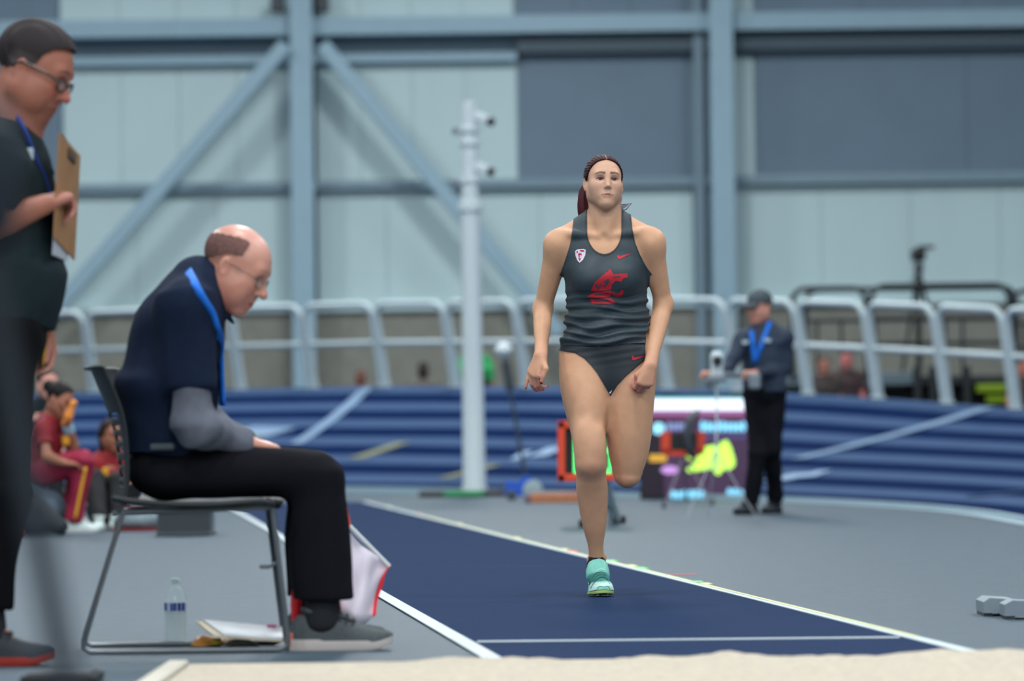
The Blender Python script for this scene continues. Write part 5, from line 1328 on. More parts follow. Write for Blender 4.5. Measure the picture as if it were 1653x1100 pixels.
# ---- things around the chair ----------------------------------------------------
def build_bottle():
    g = ground(284, 1043); root = empty('water_bottle', g, 'small clear plastic water bottle with blue label under the chair', 'bottle'); s = (1043-935)/(F/g[1])
    gl = mat('clear_plastic', C(214, 232, 234), .06, alpha=.42, spec=1.0); prof = [(0, .022), (.006, .031), (.03, .0335), (.05, .031), (.07, .033), (.09, .032), (.105, .0335), (.135, .0335), (.145, .032), (.165, .026), (.18, .017), (.186, .0125), (.195, .0125)]
    k = s/.205; prof = [(h*k, r*k) for h, r in prof]; MB().lathe(g+V(0, 0, .001), (0, 0, 1), prof, 24).build('bottle_body', gl, root, True)
    MB().lathe(g+V(0, 0, .196*k), (0, 0, 1), [(0, .0145*k), (.009*k, .0145*k), (.010*k, .012*k)], 18).build('cap', mat('cap_pale', C(206, 226, 226), .4), root, True)
    b = MB(); rr = .0345*k
    MB().lathe(g+V(0, 0, .106*k), (0, 0, 1), [(0, rr), (.028*k, rr)], 24).build('label', mat('label_film', C(190, 206, 220), .4), root, True)
    for a0, a1 in ((-2.75, -2.35), (-1.95, -1.75), (-1.68, -1.42), (-1.3, -1.0), (-.9, -.55)):
        rows = [[g+V((rr+.0006)*math.cos(a), (rr+.0006)*math.sin(a), z*k) for a in np.linspace(a0, a1, 5)] for z in (.108, .132)]; MB().grid(rows).build('label_print', mat('label_blue', C(24, 50, 150), .4), root, solid=.0006)
build_bottle()
def build_papers():
    a = ground(318, 1040); root = empty('clipboard', ground(390, 1040), 'pale clipboard with white papers lying tilted under the chair', 'clipboard')
    A, B_, C_, D_ = at(316, 1003, 12.05), at(455, 1016, 12.05), at(457, 1034, 11.85), at(345, 1026, 11.85)
    MB().prism([A, B_, C_, D_], (0, 0, -.006)).build('board', mat('board_beige', C(206, 196, 170), .6), root)
    up = V(0, 0, .001); 
    A2 = A*.91+B_*.09; D2 = D_*.86+C_*.14
    MB().prism([A2+up, B_+up, C_+up, D2+up], (0, 0, .006)).build('paper_sheet', mat('paper_white', C(226, 234, 240), .7), root)
    MB().box(B_+V(-.03, -.02, .012), (.03, .02, .008), bev=.002).build('pink_tab', mat('pink_tab', C(214, 110, 160), .6), root)
    r2 = empty('snack_bag', ground(345, 1043), 'small amber snack packet wedged under the clipboard', 'packet')
    rows = []
    g = ground(345, 1044)
    for i in range(9):
        t = i/8; rows.append([g+V(-.07+.14*t, .05*vv, .004+.030*(1-vv*vv)*(1-(2*t-1)**4*.8)+.003*math.sin(9*t+4*vv)) for vv in np.linspace(-1, 1, 9)])
    MB().grid(rows).build('packet_body', mat('amber_foil', C(170, 112, 24), .35, noise=.3, nscale=60), r2, True, solid=.002); MB().box(g+V(.012, -.045, .018), (.03, .006, .022), bev=.002).build('packet_print', mat('packet_yellow', C(206, 180, 60), .5), r2)
    r3 = empty('folded_cap', ground(388, 1046), 'pale crumpled cloth lying in front of the clipboard', 'cloth'); g = ground(388, 1047); rows = []
    for i in range(11):
        t = i/10; rows.append([g+V(-.06+.12*t, .03*vv, .004+.026*math.sin(math.pi*t)**.8*(1-vv*vv)+.002*math.sin(20*t+7*vv)) for vv in np.linspace(-1, 1, 7)])
    MB().grid(rows).build('cloth_body', mat('pale_cloth', C(160, 160, 150), .8), r3, True, solid=.003); MB().box(g+V(.01, -.03, .006), (.09, .01, .010), bev=.003).build('cloth_hem', mat('cloth_hem', C(96, 92, 84), .8), r3)
build_papers()
def build_flags():
    # white flag with red border leaning behind the shoe, red flag behind the trouser leg
    redm = mat('flag_red', C(214, 20, 34), .6, noise=.06, nscale=20); wm = mat('flag_white', C(206, 200, 214), .7, noise=.03, nscale=20); pw = mat('flag_pole_white', C(222, 230, 232), .4); og = mat('flag_grip_orange', C(246, 84, 56), .5)
    Yf = 12.30
    def q(px, py, dy=0): return at(px, py, Yf+dy)
    r1 = empty('white_flag', ground(600, 1012), 'white signal flag with red hem propped beside the grey shoe', 'flag')
    tip, low = q(556, 820, .0), q(628, 915, .05)
    MB().tube([q(562, 848), low], .008, 8).build('pole', pw, r1, True); MB().tube([tip, q(562, 850)], .010, 8).build('grip', og, r1, True)
    # cloth hanging from the pole: rows from pole to the lower edge
    topl = [q(563, 858), q(580, 878, .01), q(600, 892, .02), q(614, 903, .03), q(627, 918, .05)]
    botl = [q(536, 952, -.10), q(548, 985, -.12), q(566, 1000, -.14), q(588, 1008, -.12), q(602, 996, -.06)]
    midl = [q(556, 905, -.05), q(572, 925, -.03), q(588, 940, -.07), q(600, 945, -.02), q(610, 950, .02)]
    def qb(r): return bez(r, 4)
    R0, R1, R2 = qb(topl), qb(midl), qb(botl); rows = []
    for t in np.linspace(0, 1, 10):
        rows.append([(1-t)**2*a+2*t*(1-t)*(2*b-.5*a-.5*c)+t*t*c+V(0, .012*math.sin(6*t+i*.6), 0) for i, (a, b, c) in enumerate(zip(R0, R1, R2))])
    MB().grid(rows).build('cloth', wm, r1, True, fix=False, solid=.002)
    ribbon([r[-1] for r in rows], V(.6, 0, .8), .028, 'hem', redm, r1); ribbon([q(533, 950, -.12), q(540, 968, -.12), q(546, 984, -.14)], V(1, 0, .3), .024, 'hem', og, r1)
    r2 = empty('red_flag', ground(478, 1045), 'red signal flag standing furled behind the trouser leg', 'flag')
    MB().tube([at(474, 1044, 11.99), at(482, 880, 11.99)], .008, 8).build('pole', M_blackp, r2, True)
    rows = []
    for t in np.linspace(0, 1, 9):
        y = 898+t*108; wl = np.interp(t, [0, .3, .7, 1], [2, 8, 11, 9]); rows.append([at(480-wl*.9+wl*1.6*s_+t*-1, y, 11.97+.02*math.sin(s_*7+t*2)) for s_ in np.linspace(0, 1, 7)])
    MB().grid(rows).build('cloth', redm, r2, True, fix=False, solid=.003); MB().tube([at(474, 1020, 11.985), at(473, 1044, 11.985)], .011, 8).build('grip', og, r2, True)
build_flags()

# ---- standing man with clipboard at the left ----------------------------------------
def build_standing():
    Y0 = 11.30; p = PXF(Y0); fr = V(1, 0, 0); SK = C(158, 102, 84)  # skin colour darkened to carry the shade he stands in
    root = empty('person', (p(-10, 1060)[0], Y0, 0), 'standing man in dark green polo reading a clipboard at the left edge', 'person')
    fl = Field(); H = Head(fl, p(53, 121), V(.88, -.18, -.43), V(.42, -.05, .9), 1.16, nose=1.15, fat=.008, eyes_open=.5, nl=.006)
    pe, mid, ch, nb = p(5, 545), p(18, 430), p(5, 280), p(12, 225)
    fl.loft(pe, mid, fr, [(0, .15, .11, .12), (1, .15, .13, .10)], k=.05); fl.loft(mid, ch, fr, [(0, .15, .13, .1), (1, .16, .11, .11)], k=.05); fl.cone(ch, nb, .11, .075, .05); fl.cone(nb, H.pt(0, -.02, -.05), .075, .068, .04); fl.cone(p(40, 215), H.pt(0, .02, -.075), .045, .04, .04)
    S = {-1: p(-2, 262, -.21), 1: p(2, 262, .21)}; E_ = {-1: p(-22, 368, -.25), 1: p(0, 425, .24)}; W = {-1: p(72, 330, -.16), 1: p(68, 522, .12)}
    Hp = {-1: p(0, 560, -.10), 1: p(-15, 560, .10)}; K = {-1: p(4, 790, -.11), 1: p(-40, 790, .12)}; A = {-1: p(-22, 1002, -.10), 1: p(-90, 998, .14)}
    for q in (-1, 1):
        fl.cone(ch, S[q], .07, .055, .05); arm_skin(fl, S[q], E_[q], W[q], 1.18); leg_skin(fl, Hp[q], K[q], A[q]); fl.cone(A[q], V(A[q][0]+.09, A[q][1], .050), .030, .016, .01); fl.cone(A[q], V(A[q][0]-.02, A[q][1], .055), .030, .024, .02)
    # near hand closed on the board, far hand hanging with pencil
    tn = hand(fl, W[-1], p(112, 312, -.06)-W[-1], V(.25, .55, -.9), V(.3, .45, .9), [(.9, 1.1, .6), (.95, 1.1, .6), (1.0, 1.15, .6), (1.0, 1.15, .6)], 1.08, thumb=(.8, .3, .3))
    tf = hand(fl, W[1], V(.16, -.02, -1), V(-.5, -.6, -.1), V(.85, -.5, .1), [(.5, .6, .3), (.55, .7, .4), (.6, .7, .4), (.6, .7, .4)], 1.05, thumb=(.9, .2, .35))
    v, f = fl.mesh(.009, {a: [(H.c[a]-.15, H.c[a]+.15, .005)] for a in range(3)}, 1); col = base_cols(v, SK); H.paint(v, col, SK, C(150, 80, 74), C(70, 50, 44), browp=(.045, .041, .008), cheek=C(186, 92, 88))
    tint(v, col, H.pt(0, .11, -.02), .03, C(190, 92, 92), .4); tint(v, col, H.pt(.02, .06, -.09), .05, C(120, 86, 70), .5)
    for (q, d) in tn+tf: tint(v, col, q, .10, C(196, 138, 128), .5)
    body = link('body', mesh_np('body', v, f, col), skin_mat('skin'), root, True); H.eyes(body, (.05, .03, .02))
    pol = mat('polo_dark_green', C(28, 42, 47), .85, spec=.15, noise=.08, nscale=30)
    sf = Field(); sf.loft(p(2, 520), mid, fr, [(0, .195, .160, .13), (.5, .20, .165, .135), (1, .205, .152, .145)], k=.06, flat=True); sf.loft(mid, p(8, 240), fr, [(0, .205, .152, .145), (.4, .205, .145, .15), (.75, .19, .130, .15), (1, .12, .085, .10)], k=.06)
    for q in (-1, 1): sf.cone(p(8, 255), S[q], .10, .085, .06); sf.loft(S[q], E_[q], fr, [(-.05, .08, .085, .085), (.4, .08, .088, .088), (.72, .076, .084, .084)], k=.05, flat=True)
    sh = field_obj('polo_shirt', sf, .009, pol, root, smooth=2, wr=(.0075, 18, 4, (1, 1, 1.4)))
    ring = []; an = np.linspace(0, 2*math.pi, 22, endpoint=False)
    for a in an: ring.append(p(18, 212)+V(.105*math.cos(a), .09*math.sin(a), -.07*math.cos(a)))
    rows = [[q+V(.02*math.cos(a), .018*math.sin(a), -.06) for q, a in zip(ring, an)], ring]; rows = [r+[r[0]] for r in rows]; MB().grid(rows).build('collar', pol, sh, True, fix=False, solid=.007)
    pf = Field(); blk = mat('trousers_charcoal', C(9, 11, 15), .9, noise=.1, nscale=30, spec=.15); pf.ell(p(-5, 545), (.150, .175, .13), k=.05)
    for q in (-1, 1): pf.loft(Hp[q], K[q], fr, [(-.1, .10, .11, .12), (.3, .10, .105, .115), (1, .08, .085, .085)], k=.05); pf.loft(K[q], A[q], fr, [(0, .08, .085, .085), (.5, .076, .078, .085), (.9, .074, .072, .082)], k=.05, flat=True)
    field_obj('trousers', pf, .009, blk, root, smooth=2, wr=(.006, 14, 6, (1, 1, 1)))
    su, ss = mat('shoe_dark', C(34, 42, 50), .7, noise=.15, nscale=90), mat('sole_red', C(150, 44, 34), .6)
    for q in (-1, 1):
        kf = Field(); kf.loft(A[q]+V(0, 0, .08), A[q]+V(0, 0, -.04), fr, [(0, .05, .05, .05), (1, .052, .06, .06)], k=.01); field_obj('sock', kf, .009, MATS['sock_black'], root)
        sr = shoe_root(root); toe = (ground(91, 1072) if q < 0 else ground(30, 1068))[0]; shoe(sr, V(toe-.325, A[q][1], .001), V(1, 0, 0), V(0, 0, 1), .325, su, ss, MATS['shoe_lace_dark'], w=.11, h=.095, sole=.026)
    # hair
    P = H.pt; s = H.s; hf = Field(); hf.ell(P(0, -.014, .052), np.array((.081, .103, .090))*s, H.ax, .01); hf.ell(P(0, .028, .068), np.array((.060, .051, .052))*s, H.ax, .02)
    hl = lambda v: np.interp(H.loc(v)[:, 2], [-.08, -.05, -.01, .015, .03, .06, .085, .10, .14], [-.10, -.085, -.05, .004, .022, .028, .046, .068, .3])-H.loc(v)[:, 1]
    vv, ff = hf.mesh(.0055, None, 1); L = H.loc(vv); nn = vnormals(vv, ff); vv = vv+nn*(.0015*np.sin(L[:, 0]*300+L[:, 2]*80))[:, None]
    cc = np.tile(np.array(C(40, 34, 36)[:3]), (len(vv), 1)); gw = np.clip((.05-L[:, 2])/.03, 0, 1)*np.clip((L[:, 1]+.06)/.03, 0, 1); cc = cc*(1-gw[:, None])+np.array(C(96, 88, 88)[:3])*gw[:, None]
    (v5, c5), f5 = clip_c(vv, ff, hl(vv), cc); hair = link('hair', mesh_np('hair', v5, f5, c5), mat('hair_dark_short', (1, 1, 1, 1), .65, attr='Col', spec=.25), root, True)
    gm = mat('dark_frame', C(36, 26, 28), .4); gr = empty('glasses', H.c); gr.parent = root; gr.matrix_parent_inverse = Matrix.Translation(root.location).inverted()
    for x in (-1, 1):
        rim = [P(x*.034+.023*math.cos(a), .097-.006*(.5+.5*x*math.cos(a)), .006+.015*math.sin(a)) for a in np.linspace(0, 2*math.pi, 18, endpoint=False)]
        MB().tube(rim, .003, 6, closed=True).build('rim', gm, gr); MB().prism(rim, H.Fv*.001).build('lens', MATS['lens_glass'], gr)
        MB().tube([P(x*.056, .091, .014), P(x*.082, .06, .020), P(x*.087, -.01, .022), P(x*.084, -.03, .004)], .0038, 6).build('temple', gm, gr)
    MB().tube([P(-.012, .098, .010), P(0, .104, .013), P(.012, .098, .010)], .003, 6).build('bridge', gm, gr)
    lb = mat('lanyard_navy', C(22, 60, 150), .6)
    pts = [p(28, 188, -.10), p(42, 215, -.13), p(58, 258, -.115), p(74, 295, -.085), p(86, 350, -.06), p(90, 400, -.05)]; ribbon(pts, V(.6, -.8, .1), .020, 'lanyard', lb, root)
    MB().box(p(46, 249, -.140), (.03, .012, .035), bev=.004).build('badge', mat('badge_white', C(170, 190, 200), .5), root)
    # clipboard in the near hand
    rc = empty('clipboard', p(108, 400, 0), 'brown hardboard clipboard held up by the standing man', 'clipboard')
    c4 = [p(97, 214, -.16), p(130, 252, .10), p(121, 420, .10), p(88, 384, -.16)]; n_ = nv(np.cross(c4[1]-c4[0], c4[3]-c4[0]))
    MB().prism(c4, n_*.005).build('board', mat('hardboard', C(150, 112, 74), .6, noise=.08, nscale=14), rc)
    e1 = nv(c4[1]-c4[0]); e2 = nv(c4[3]-c4[0])
    MB().box(c4[0]*.45+c4[1]*.55+e2*.03, (.09, .03, .012), ax=(e1, e2, n_), bev=.003).build('clip', mat('clip_metal', C(96, 84, 70), .4, metal=.5), rc)
    sgn = 1 if n_[0] < 0 else -1
    pp4 = [c4[0]*.9+c4[1]*.1+e2*.05, c4[0]*.1+c4[1]*.9+e2*.05, c4[2]*.75+c4[3]*.25+e2*.02, c4[3]*.92+c4[2]*.08+e2*.045]; off_ = -n_*.004 if n_[1] < 0 else n_*.009
    MB().prism([q+off_*.6 for q in pp4], off_*.5).build('paper_sheet', mat('paper_grey', C(170, 180, 192), .7), rc)
    pc = empty('pencil', p(72, 560, .08), 'yellow pencil held in the standing man\'s lowered hand', 'pencil')
    a, b_ = p(76, 540, .07), p(69, 592, .05); d = nv(b_-a); MB().lathe(a, d, [(0, .004), (np.linalg.norm(b_-a)-.015, .004), (np.linalg.norm(b_-a), .0008)], 6).build('shaft', mat('pencil_yellow', C(214, 166, 40), .5), pc); MB().lathe(a-d*.012, d, [(0, .0042), (.012, .0042)], 8).build('eraser', mat('eraser_pink', C(200, 120, 120), .7), pc)
build_standing()

# ---- capped official with the instrument ----------------------------------------------
def build_official():
    Y0 = 29.4; p = PXF(Y0); fr = V(-.65, -.76, 0)
    J = dict(front=fr, head=(p(1226, 499, -.03), V(-.72, -.69, -.12), V(-.06, -.06, 1)), neck=p(1230, 524), chest=p(1232, 552), pelvis=p(1234, 630),
             armL=(p(1266, 546, -.05), p(1268, 596, -.02), p(1218, 603, -.30)), armR=(p(1199, 548, -.02), p(1176, 596, -.14), p(1150, 604, -.42)),
             handL=(V(-.9, -.3, .1), V(-.2, .2, -1), V(-.2, -.9, .2), FIST), handR=(V(-.8, -.4, .1), V(-.2, .2, -1), V(.3, -.9, .2), FIST),
             legL=(p(1250, 642, .0), p(1246, 726, -.08), p(1252, 812, .12), p(1232, 826, -.05)), legR=(p(1220, 642), p(1224, 730, -.16), p(1212, 816, -.12), p(1190, 832, -.25)))
    root, H, body, sh = simple_person('official in grey cap, navy jacket and blue lanyard beside the screen', (p(1230, 830)[0], Y0, 0), J, C(196, 140, 122), mat('jacket_navy', C(38, 52, 72), .75, noise=.08), mat('trousers_black', C(24, 26, 34), .8), hair=C(110, 100, 96), shoes=(MATS['shoe_dark'], M_rubber, M_rubber), h=.011, sleeve=1.0, cap=mat('cap_grey', C(66, 78, 84), .8), hs=1.04, shirt_r=1.06)
    lb = MATS['lanyard_blue']; B = bvh_of([sh])
    def onto(px, py):
        q = at(px, py, Y0); r = nv(q-CAM); h_ = B.ray_cast(Vector(q-r*1.5), Vector(r), 3); return (np.array(h_[0])-r*.012) if h_[0] is not None else q-V(0, .16, 0)
    for (a, b_) in (((1243, 520), (1219, 584)), ((1213, 534), (1219, 586))):
        ribbon([onto(a[0]+(b_[0]-a[0])*t, a[1]+(b_[1]-a[1])*t) for t in (0, .3, .6, 1)], V(1, 0, .2), .035, 'lanyard', lb, root)
    for px, py in ((1203, 553), (1239, 550)): MB().box(onto(px, py), (.05, .012, .03), bev=.004).build('chest_badge', mat('badge_white', C(170, 190, 200), .5), root)
    g = ground(1157, 838); rt = empty('survey_instrument', g, 'pale measuring instrument on a white stand in front of the capped official', 'instrument'); Yi = g[1]
    top = at(1157, 612, Yi); MB().tube([g+V(0, 0, .35), top], .007, 10).build('stand_tube', M_whitep, rt, True)
    for an in (100, 220, 340): MB().tube([g+V(0, 0, .5), g+V(.30*math.cos(math.radians(an)), .30*math.sin(math.radians(an)), .012)], .004, 8).build('leg', mat('pale_leg', C(170, 176, 190), .6), rt)
    MB().box(at(1157, 590, Yi), (.09, .12, .20), bev=.02).build('instrument_body', M_whitep, rt); MB().lathe(at(1157, 583, Yi)-V(0, .05, 0), (0, -1, 0), [(0, .035), (.06, .035), (.065, .025)], 14).build('lens', M_blackp, rt, True)
    MB().box(at(1157, 612, Yi), (.14, .14, .05), bev=.01).build('mount', M_grey, rt)
    MB().tube([at(1150, 604, Yi-.02), at(1190, 606, 29.1), at(1226, 608, 29.0)], .022, 8).build('handle_bar', M_grey, rt, True)
    MB().box(at(1218, 616, 29.0), (.09, .06, .12), bev=.015).build('control_box', M_grey, rt)
build_official()

# ---- athletes at the left -----------------------------------------------------------------
def build_athletes():
    red = mat('jacket_crimson', C(128, 22, 34), .7, noise=.08); pan = mat('leggings_crimson', C(150, 28, 60), .65, noise=.06); wsh = mat('shoe_white', C(206, 224, 222), .5); gold = mat('gold_stripe', C(226, 164, 40), .6); blackc = mat('leggings_black', C(22, 24, 28), .8)
    Y0 = 26.4; p = PXF(Y0); fr = V(.9, -.35, 0)
    J = dict(front=fr, kfront=V(.5, -.3, .8), head=(p(95, 648, -.05), V(.80, -.38, -.42), V(.42, -.05, .9)), neck=p(82, 678), chest=p(76, 705), pelvis=p(68, 752),
             armL=(p(84, 690, .16), p(118, 722, .02), p(108, 682, -.10)), armR=(p(70, 692, -.16), p(74, 738, -.28), p(104, 748, -.26)), handL=(V(-.05, -.1, 1), V(-.9, 0, .1), V(.3, -1, 0), RELAX), handR=(V(.9, .1, -.1), V(0, .1, -1), V(.3, .9, 0), RELAX),
             legR=(p(70, 762, -.08), p(138, 742, -.18), p(117, 845, -.15), p(150, 858, -.15)), legL=(p(72, 762, .10), p(128, 744, .06), p(112, 843, .02), p(132, 858, -.1)))
    rt, H, body, sh = simple_person('athlete in crimson tracksuit with black bun holding an orange cloth to her face', (p(85, 860)[0], Y0, 0), J, C(158, 106, 84), red, pan, hair=C(18, 16, 18), shoes=(wsh, mat('sole_white', C(200, 206, 206), .6), wsh), h=.011, sleeve=.62, hairkind='bun', hs=.98, female=True, shirt_r=.86)
    K, A = J['legR'][1], J['legR'][2]; o_ = V(.02, -.073, 0); ribbon([K+o_+(A-K)*.12, K+o_+(A-K)*.5, K+o_+(A-K)*.93], V(1, .1, 0), .022, 'leg_stripe', gold, rt)
    MB().box(J['chest']+V(.135, -.07, -.03), (.05, .02, .06), bev=.008).build('chest_print', gold, rt)
    MB().lathe(J['armL'][1]*.35+J['armL'][2]*.65, J['armL'][2]-J['armL'][1], [(0, .042), (.05, .038)], 14).build('wrist_tape', mat('tape_pale_blue', C(150, 186, 206), .7), rt)
    ro = empty('towel', p(112, 700, -.08), 'small orange cloth held at the crimson athlete\'s face', 'cloth'); ff = Field(); ff.cone(p(120, 651, -.16), p(110, 672, -.15), .020, .030, .02); ff.cone(p(110, 672, -.15), p(101, 686, -.13), .030, .014, .02); field_obj('towel_body', ff, .008, mat('orange_cloth', C(236, 150, 70), .8), ro, wr=(.006, 60, 2, (1, 1, 1)))
    g = ground(70, 864); rb = empty('duffel_bag', g+V(0, .3, 0), 'blue-grey duffel bag the crimson athlete sits on', 'bag'); bf = Field(); bf.loft(g+V(-.32, .50, .15), g+V(-.02, .46, .14), V(0, 0, 1), [(0, .20, .16, .155), (.5, .22, .20, .155), (1, .18, .15, .14)], k=.03); field_obj('bag_body', bf, .014, mat('bag_blue_grey', C(84, 102, 116), .8, noise=.1), rb, wr=(.008, 18, 7, (1, 1, 1)))
    MB().tube(bez([g+V(-.3, .26, .18), g+V(-.26, .24, .28), g+V(-.10, .22, .26), g+V(-.06, .24, .16)], 6), .016, 8).build('strap', M_dgrey, rb, True)
    g = ground(58, 866); rp_ = empty('dark_bundle', g, 'dark folded jacket heaped beside the duffel bag', 'jacket'); bf = Field(); bf.loft(g+V(-.05, .05, .13), g+V(.16, .02, .05), V(0, 0, 1), [(0, .12, .14, .11), (1, .09, .06, .05)], k=.03); o = field_obj('cloth_body', bf, .012, mat('dark_cloth', C(40, 46, 52), .85, noise=.1), rp_, wr=(.008, 26, 9, (1, 1, 1)))
    MB().box(g+V(-.10, -.04, .03), (.09, .07, .05), bev=.02).build('red_cuff', red, rp_)
    # athlete sitting on the floor
    Y0 = 27.6; p2 = PXF(Y0); fr = V(.35, -.9, 0)
    J = dict(front=fr, kfront=V(.2, -.5, .8), head=(p2(180, 706, -.05), V(.55, -.80, -.08), V(0, -.05, 1)), neck=p2(178, 734), chest=p2(177, 762), pelvis=p2(176, 820),
             armL=(p2(206, 748, .0), p2(214, 788, -.10), p2(200, 812, -.3)), armR=(p2(155, 750, -.02), p2(140, 772, -.3), p2(128, 748, -.5)), handL=(V(-.4, -.8, 0), V(0, 0, -1), V(-1, 0, 0)), handR=(V(-.6, -.5, .2), V(0, 0, -1), V(.3, 0, 1)),
             legL=(p2(190, 828, -.05), p2(190, 776, -.44), p2(186, 840, -.62), p2(184, 848, -.8)), legR=(p2(165, 828, -.05), p2(152, 772, -.50), p2(160, 842, -.78), p2(158, 848, -1.0)))
    rt, H, body, sh = simple_person('long-haired athlete in red top sitting on the floor behind the chair back', (p2(176, 850)[0], Y0, 0), J, C(156, 102, 80), mat('top_red', C(140, 28, 34), .7, noise=.08), blackc, hair=C(40, 26, 24), shoes=(wsh, MATS['sole_white'], wsh), h=.011, sleeve=.5, hairkind='long', hs=.98, female=True, shirt_r=.84)
    MB().box(J['chest']+V(-.03, -.125, .0), (.07, .03, .06), bev=.01).build('chest_print', gold, rt)
    # third person behind
    Y0 = 29.5; p3 = PXF(Y0); fr = V(.5, -.85, 0)
    J = dict(front=fr, kfront=V(.2, -.6, .7), head=(p3(76, 622, -.05), V(.5, -.85, -.1), V(0, 0, 1)), neck=p3(74, 650), chest=p3(72, 680), pelvis=p3(72, 745), armL=(p3(98, 664, 0), p3(104, 706, -.05), p3(96, 735, -.2)), armR=(p3(50, 664, 0), p3(40, 704, -.05), p3(52, 738, -.2)), handL=(V(-.3, -.9, 0), V(0, 0, -1), V(-1, 0, 0)), handR=(V(.3, -.9, 0), V(0, 0, -1), V(1, 0, 0)),
             legL=(p3(84, 755), p3(90, 752, -.42), p3(92, 832, -.45), p3(92, 842, -.6)), legR=(p3(60, 755), p3(56, 752, -.42), p3(56, 832, -.45), p3(56, 842, -.6)))
    rt, *_ = simple_person('fair-faced person seated behind the crimson athlete, mostly hidden', (p3(72, 840)[0], Y0, 0), J, C(206, 150, 136), MATS['polo_dark_green'], blackc, hair=C(60, 44, 40), shoes=(M_dgrey, M_rubber, M_rubber), h=.013, sleeve=.6, hs=1.0)
    g = ground(74, 850); g = V(p3(72, 840)[0], Y0+.1, 0); rs = empty('bench', g, 'low dark bench under the person behind the crimson athlete', 'bench'); z = J['pelvis'][2]-.17
    MB().box(g+V(0, .05, z-.02), (.9, .36, .04), bev=.01).build('bench_top', M_dgrey, rs)
    for dx in (-.38, .38): MB().box(g+V(dx, .05, (z-.04)/2), (.05, .3, z-.04), bev=.006).build('bench_leg', M_dgrey, rs)
    # grey and red sports bag by the chair leg
    g = ground(222, 858); rb = empty('sports_bag', g, 'pale grey and red sports bag lying left of the ribbed crate', 'bag'); bf = Field(); bf.loft(g+V(-.10, .1, .075), g+V(.13, .1, .075), V(0, 0, 1), [(-.1, .07, .05, .06), (.2, .09, .065, .07), (.8, .09, .06, .07), (1.1, .07, .045, .06)], k=.02); field_obj('bag_body', bf, .01, mat('bag_pale', C(126, 146, 154), .7, noise=.2, nscale=25), rb, wr=(.005, 40, 3, (1, 1, 1)))
    MB().box(g+V(.0, .06, .008), (.34, .24, .014), bev=.005).build('bag_base', red, rb); MB().box(g+V(.02, .11, .150), (.24, .10, .03), bev=.012).build('bag_top', red, rb)
build_athletes()

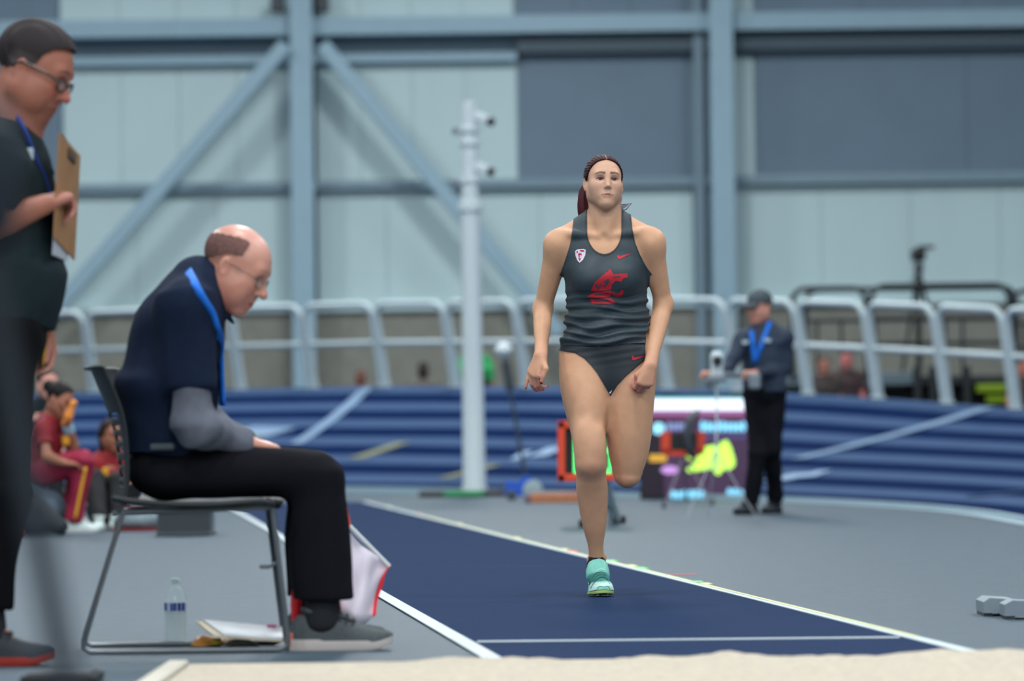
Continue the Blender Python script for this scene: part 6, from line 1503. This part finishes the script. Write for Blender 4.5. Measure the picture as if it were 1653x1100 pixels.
# ---- spectators behind the track --------------------------------------------------------
def build_spectators():
    def stand(px, ytop, Y0, label, sk, shirt, hair, hgt=None, bend=0.0, kind='short'):
        p = PXF(Y0); top = p(px, ytop); Ht = top[2]; s = Ht/1.75; x = top[0]; fr = V(0, -1, 0); b = bend
        def w(dx, dy, z): return V(x+dx*s, Y0+dy*s, z*s)
        J = dict(front=fr, head=(w(0, -.02-.5*b, 1.62-.30*b), V(0, -1, -.1-.8*b), V(0, -.05-.8*b, 1)), neck=w(0, -.36*b, 1.45-.12*b), chest=w(0, -.22*b, 1.32-.03*b), pelvis=w(0, .1*b, .96), armL=(w(.18, -.3*b, 1.40-.1*b), w(.22, -.3*b, 1.12), w(.18, -.15-.3*b, .92)), armR=(w(-.18, -.3*b, 1.40-.1*b), w(-.22, -.3*b, 1.12), w(-.18, -.15-.3*b, .92)),
                 legL=(w(.09, 0, .9), w(.10, -.03, .48), w(.10, .02, .09), w(.11, -.16, .02)), legR=(w(-.09, 0, .9), w(-.10, -.03, .48), w(-.10, .02, .09), w(-.11, -.16, .02)))
        if b: J['kfront'] = fr
        rt, *_ = simple_person(label, (x, Y0, 0), J, sk, shirt, MATS['leggings_black'], hair=hair, h=.016, sleeve=.6, hs=s, group='spectators behind the barrier', shirt_r=1.0)
        return rt
    stand(683, 585, 54.5, 'dark-haired head of a spectator behind the barrier left of the mast', C(52, 38, 34), mat('shirt_taupe', C(100, 96, 90), .8), C(20, 18, 18))
    stand(582, 598, 54.5, 'spectator with reddish face just above the track at the pale diagonal line', C(120, 72, 62), mat('shirt_tan', C(120, 96, 90), .8), C(90, 60, 50))
    stand(1366, 566, 49.0, 'spectator with pink face under the right platform rail', C(200, 120, 116), mat('shirt_rose', C(66, 50, 52), .8), C(60, 44, 40))
    stand(1330, 576, 48.2, 'spectator in brown shirt left of the pink-faced one', C(176, 120, 104), mat('shirt_brown', C(62, 54, 52), .8), C(40, 34, 32))
    stand(1652, 580, 49.0, 'spectator at the far right picture edge behind the barrier', C(190, 120, 104), mat('shirt_brown', C(90, 70, 64), .8), C(60, 40, 36))
    # green-shirted one bending down: only the rounded back shows
    Y0 = 54.0; p = PXF(Y0); c = p(766, 596); x = c[0]; top = p(766, 572)[2]; g = mat('shirt_green', C(28, 150, 84), .8, noise=.05); fr = V(0, -1, 0)
    J = dict(front=V(0, -.4, -1), kfront=fr, head=(V(x, Y0-.62, top-.32), V(0, -.5, -.85), V(0, -.85, .5)), neck=V(x, Y0-.45, top-.2), chest=V(x, Y0-.30, top-.15), pelvis=V(x, Y0+.15, top-.28),
             armL=(V(x+.2, Y0-.4, top-.24), V(x+.24, Y0-.42, top-.5), V(x+.2, Y0-.5, top-.75)), armR=(V(x-.2, Y0-.4, top-.24), V(x-.24, Y0-.42, top-.5), V(x-.2, Y0-.5, top-.75)),
             legL=(V(x+.1, Y0+.1, top-.35), V(x+.1, Y0, .5), V(x+.1, Y0+.05, .09), V(x+.1, Y0-.1, .02)), legR=(V(x-.1, Y0+.1, top-.35), V(x-.1, Y0, .5), V(x-.1, Y0+.05, .09), V(x-.1, Y0-.1, .02)))
    simple_person('spectator in bright green shirt bending down behind the white mast', (x, Y0, 0), J, C(150, 104, 84), g, MATS['leggings_black'], hair=C(24, 20, 20), h=.016, sleeve=.6, group='spectators behind the barrier', shirt_r=1.5)
build_spectators()

# ---- near, far out-of-focus stand at the left ---------------------------------------------
def build_near_stand():
    Y0 = 3.7; a = at(-40, 330, Y0); b = at(112, 1130, Y0); d = (b-a)/(b[2]-a[2]); foot = b+d*(0.012-b[2]); top = a
    root = empty('light_stand', (top[0], Y0, 0), 'blurred dark tripod leg close to the camera at the lower left', 'stand')
    m = mat('stand_dark', C(32, 41, 50), .6)
    MB().tube([foot, top], [.015, .012], 12).build('leg', m, root, True); MB().lathe(foot-V(0, 0, .011), (0, 0, 1), [(0, .03), (.03, .03), (.04, .02)], 12).build('rubber_foot', M_rubber, root, True)
    hub = top+V(0, 0, .02)
    for (dx, dy) in ((-.5, .35), (-.45, -.4)): f2 = V(top[0]+dx, Y0+dy, .012); MB().tube([f2, hub], [.020, .016], 12).build('leg', m, root, True); MB().lathe(f2-V(0, 0, .011), (0, 0, 1), [(0, .03), (.03, .03), (.04, .02)], 12).build('rubber_foot', M_rubber, root, True)
    MB().lathe(hub-V(0, 0, .06), (0, 0, 1), [(0, .03), (.02, .045), (.12, .04), (.14, .02)], 14).build('hub', m, root, True)
    g = ground(120, 1100); r2 = empty('equipment_case', g, 'flat dark case on the floor at the lower left corner', 'case'); MB().box(g+V(-.02, -.10, .015), (.20, .24, .026), bev=.005).build('case_body', M_blackp, r2); MB().box(g+V(-.02, -.10, .031), (.17, .20, .006), bev=.002).build('case_lid', M_dgrey, r2)
build_near_stand()
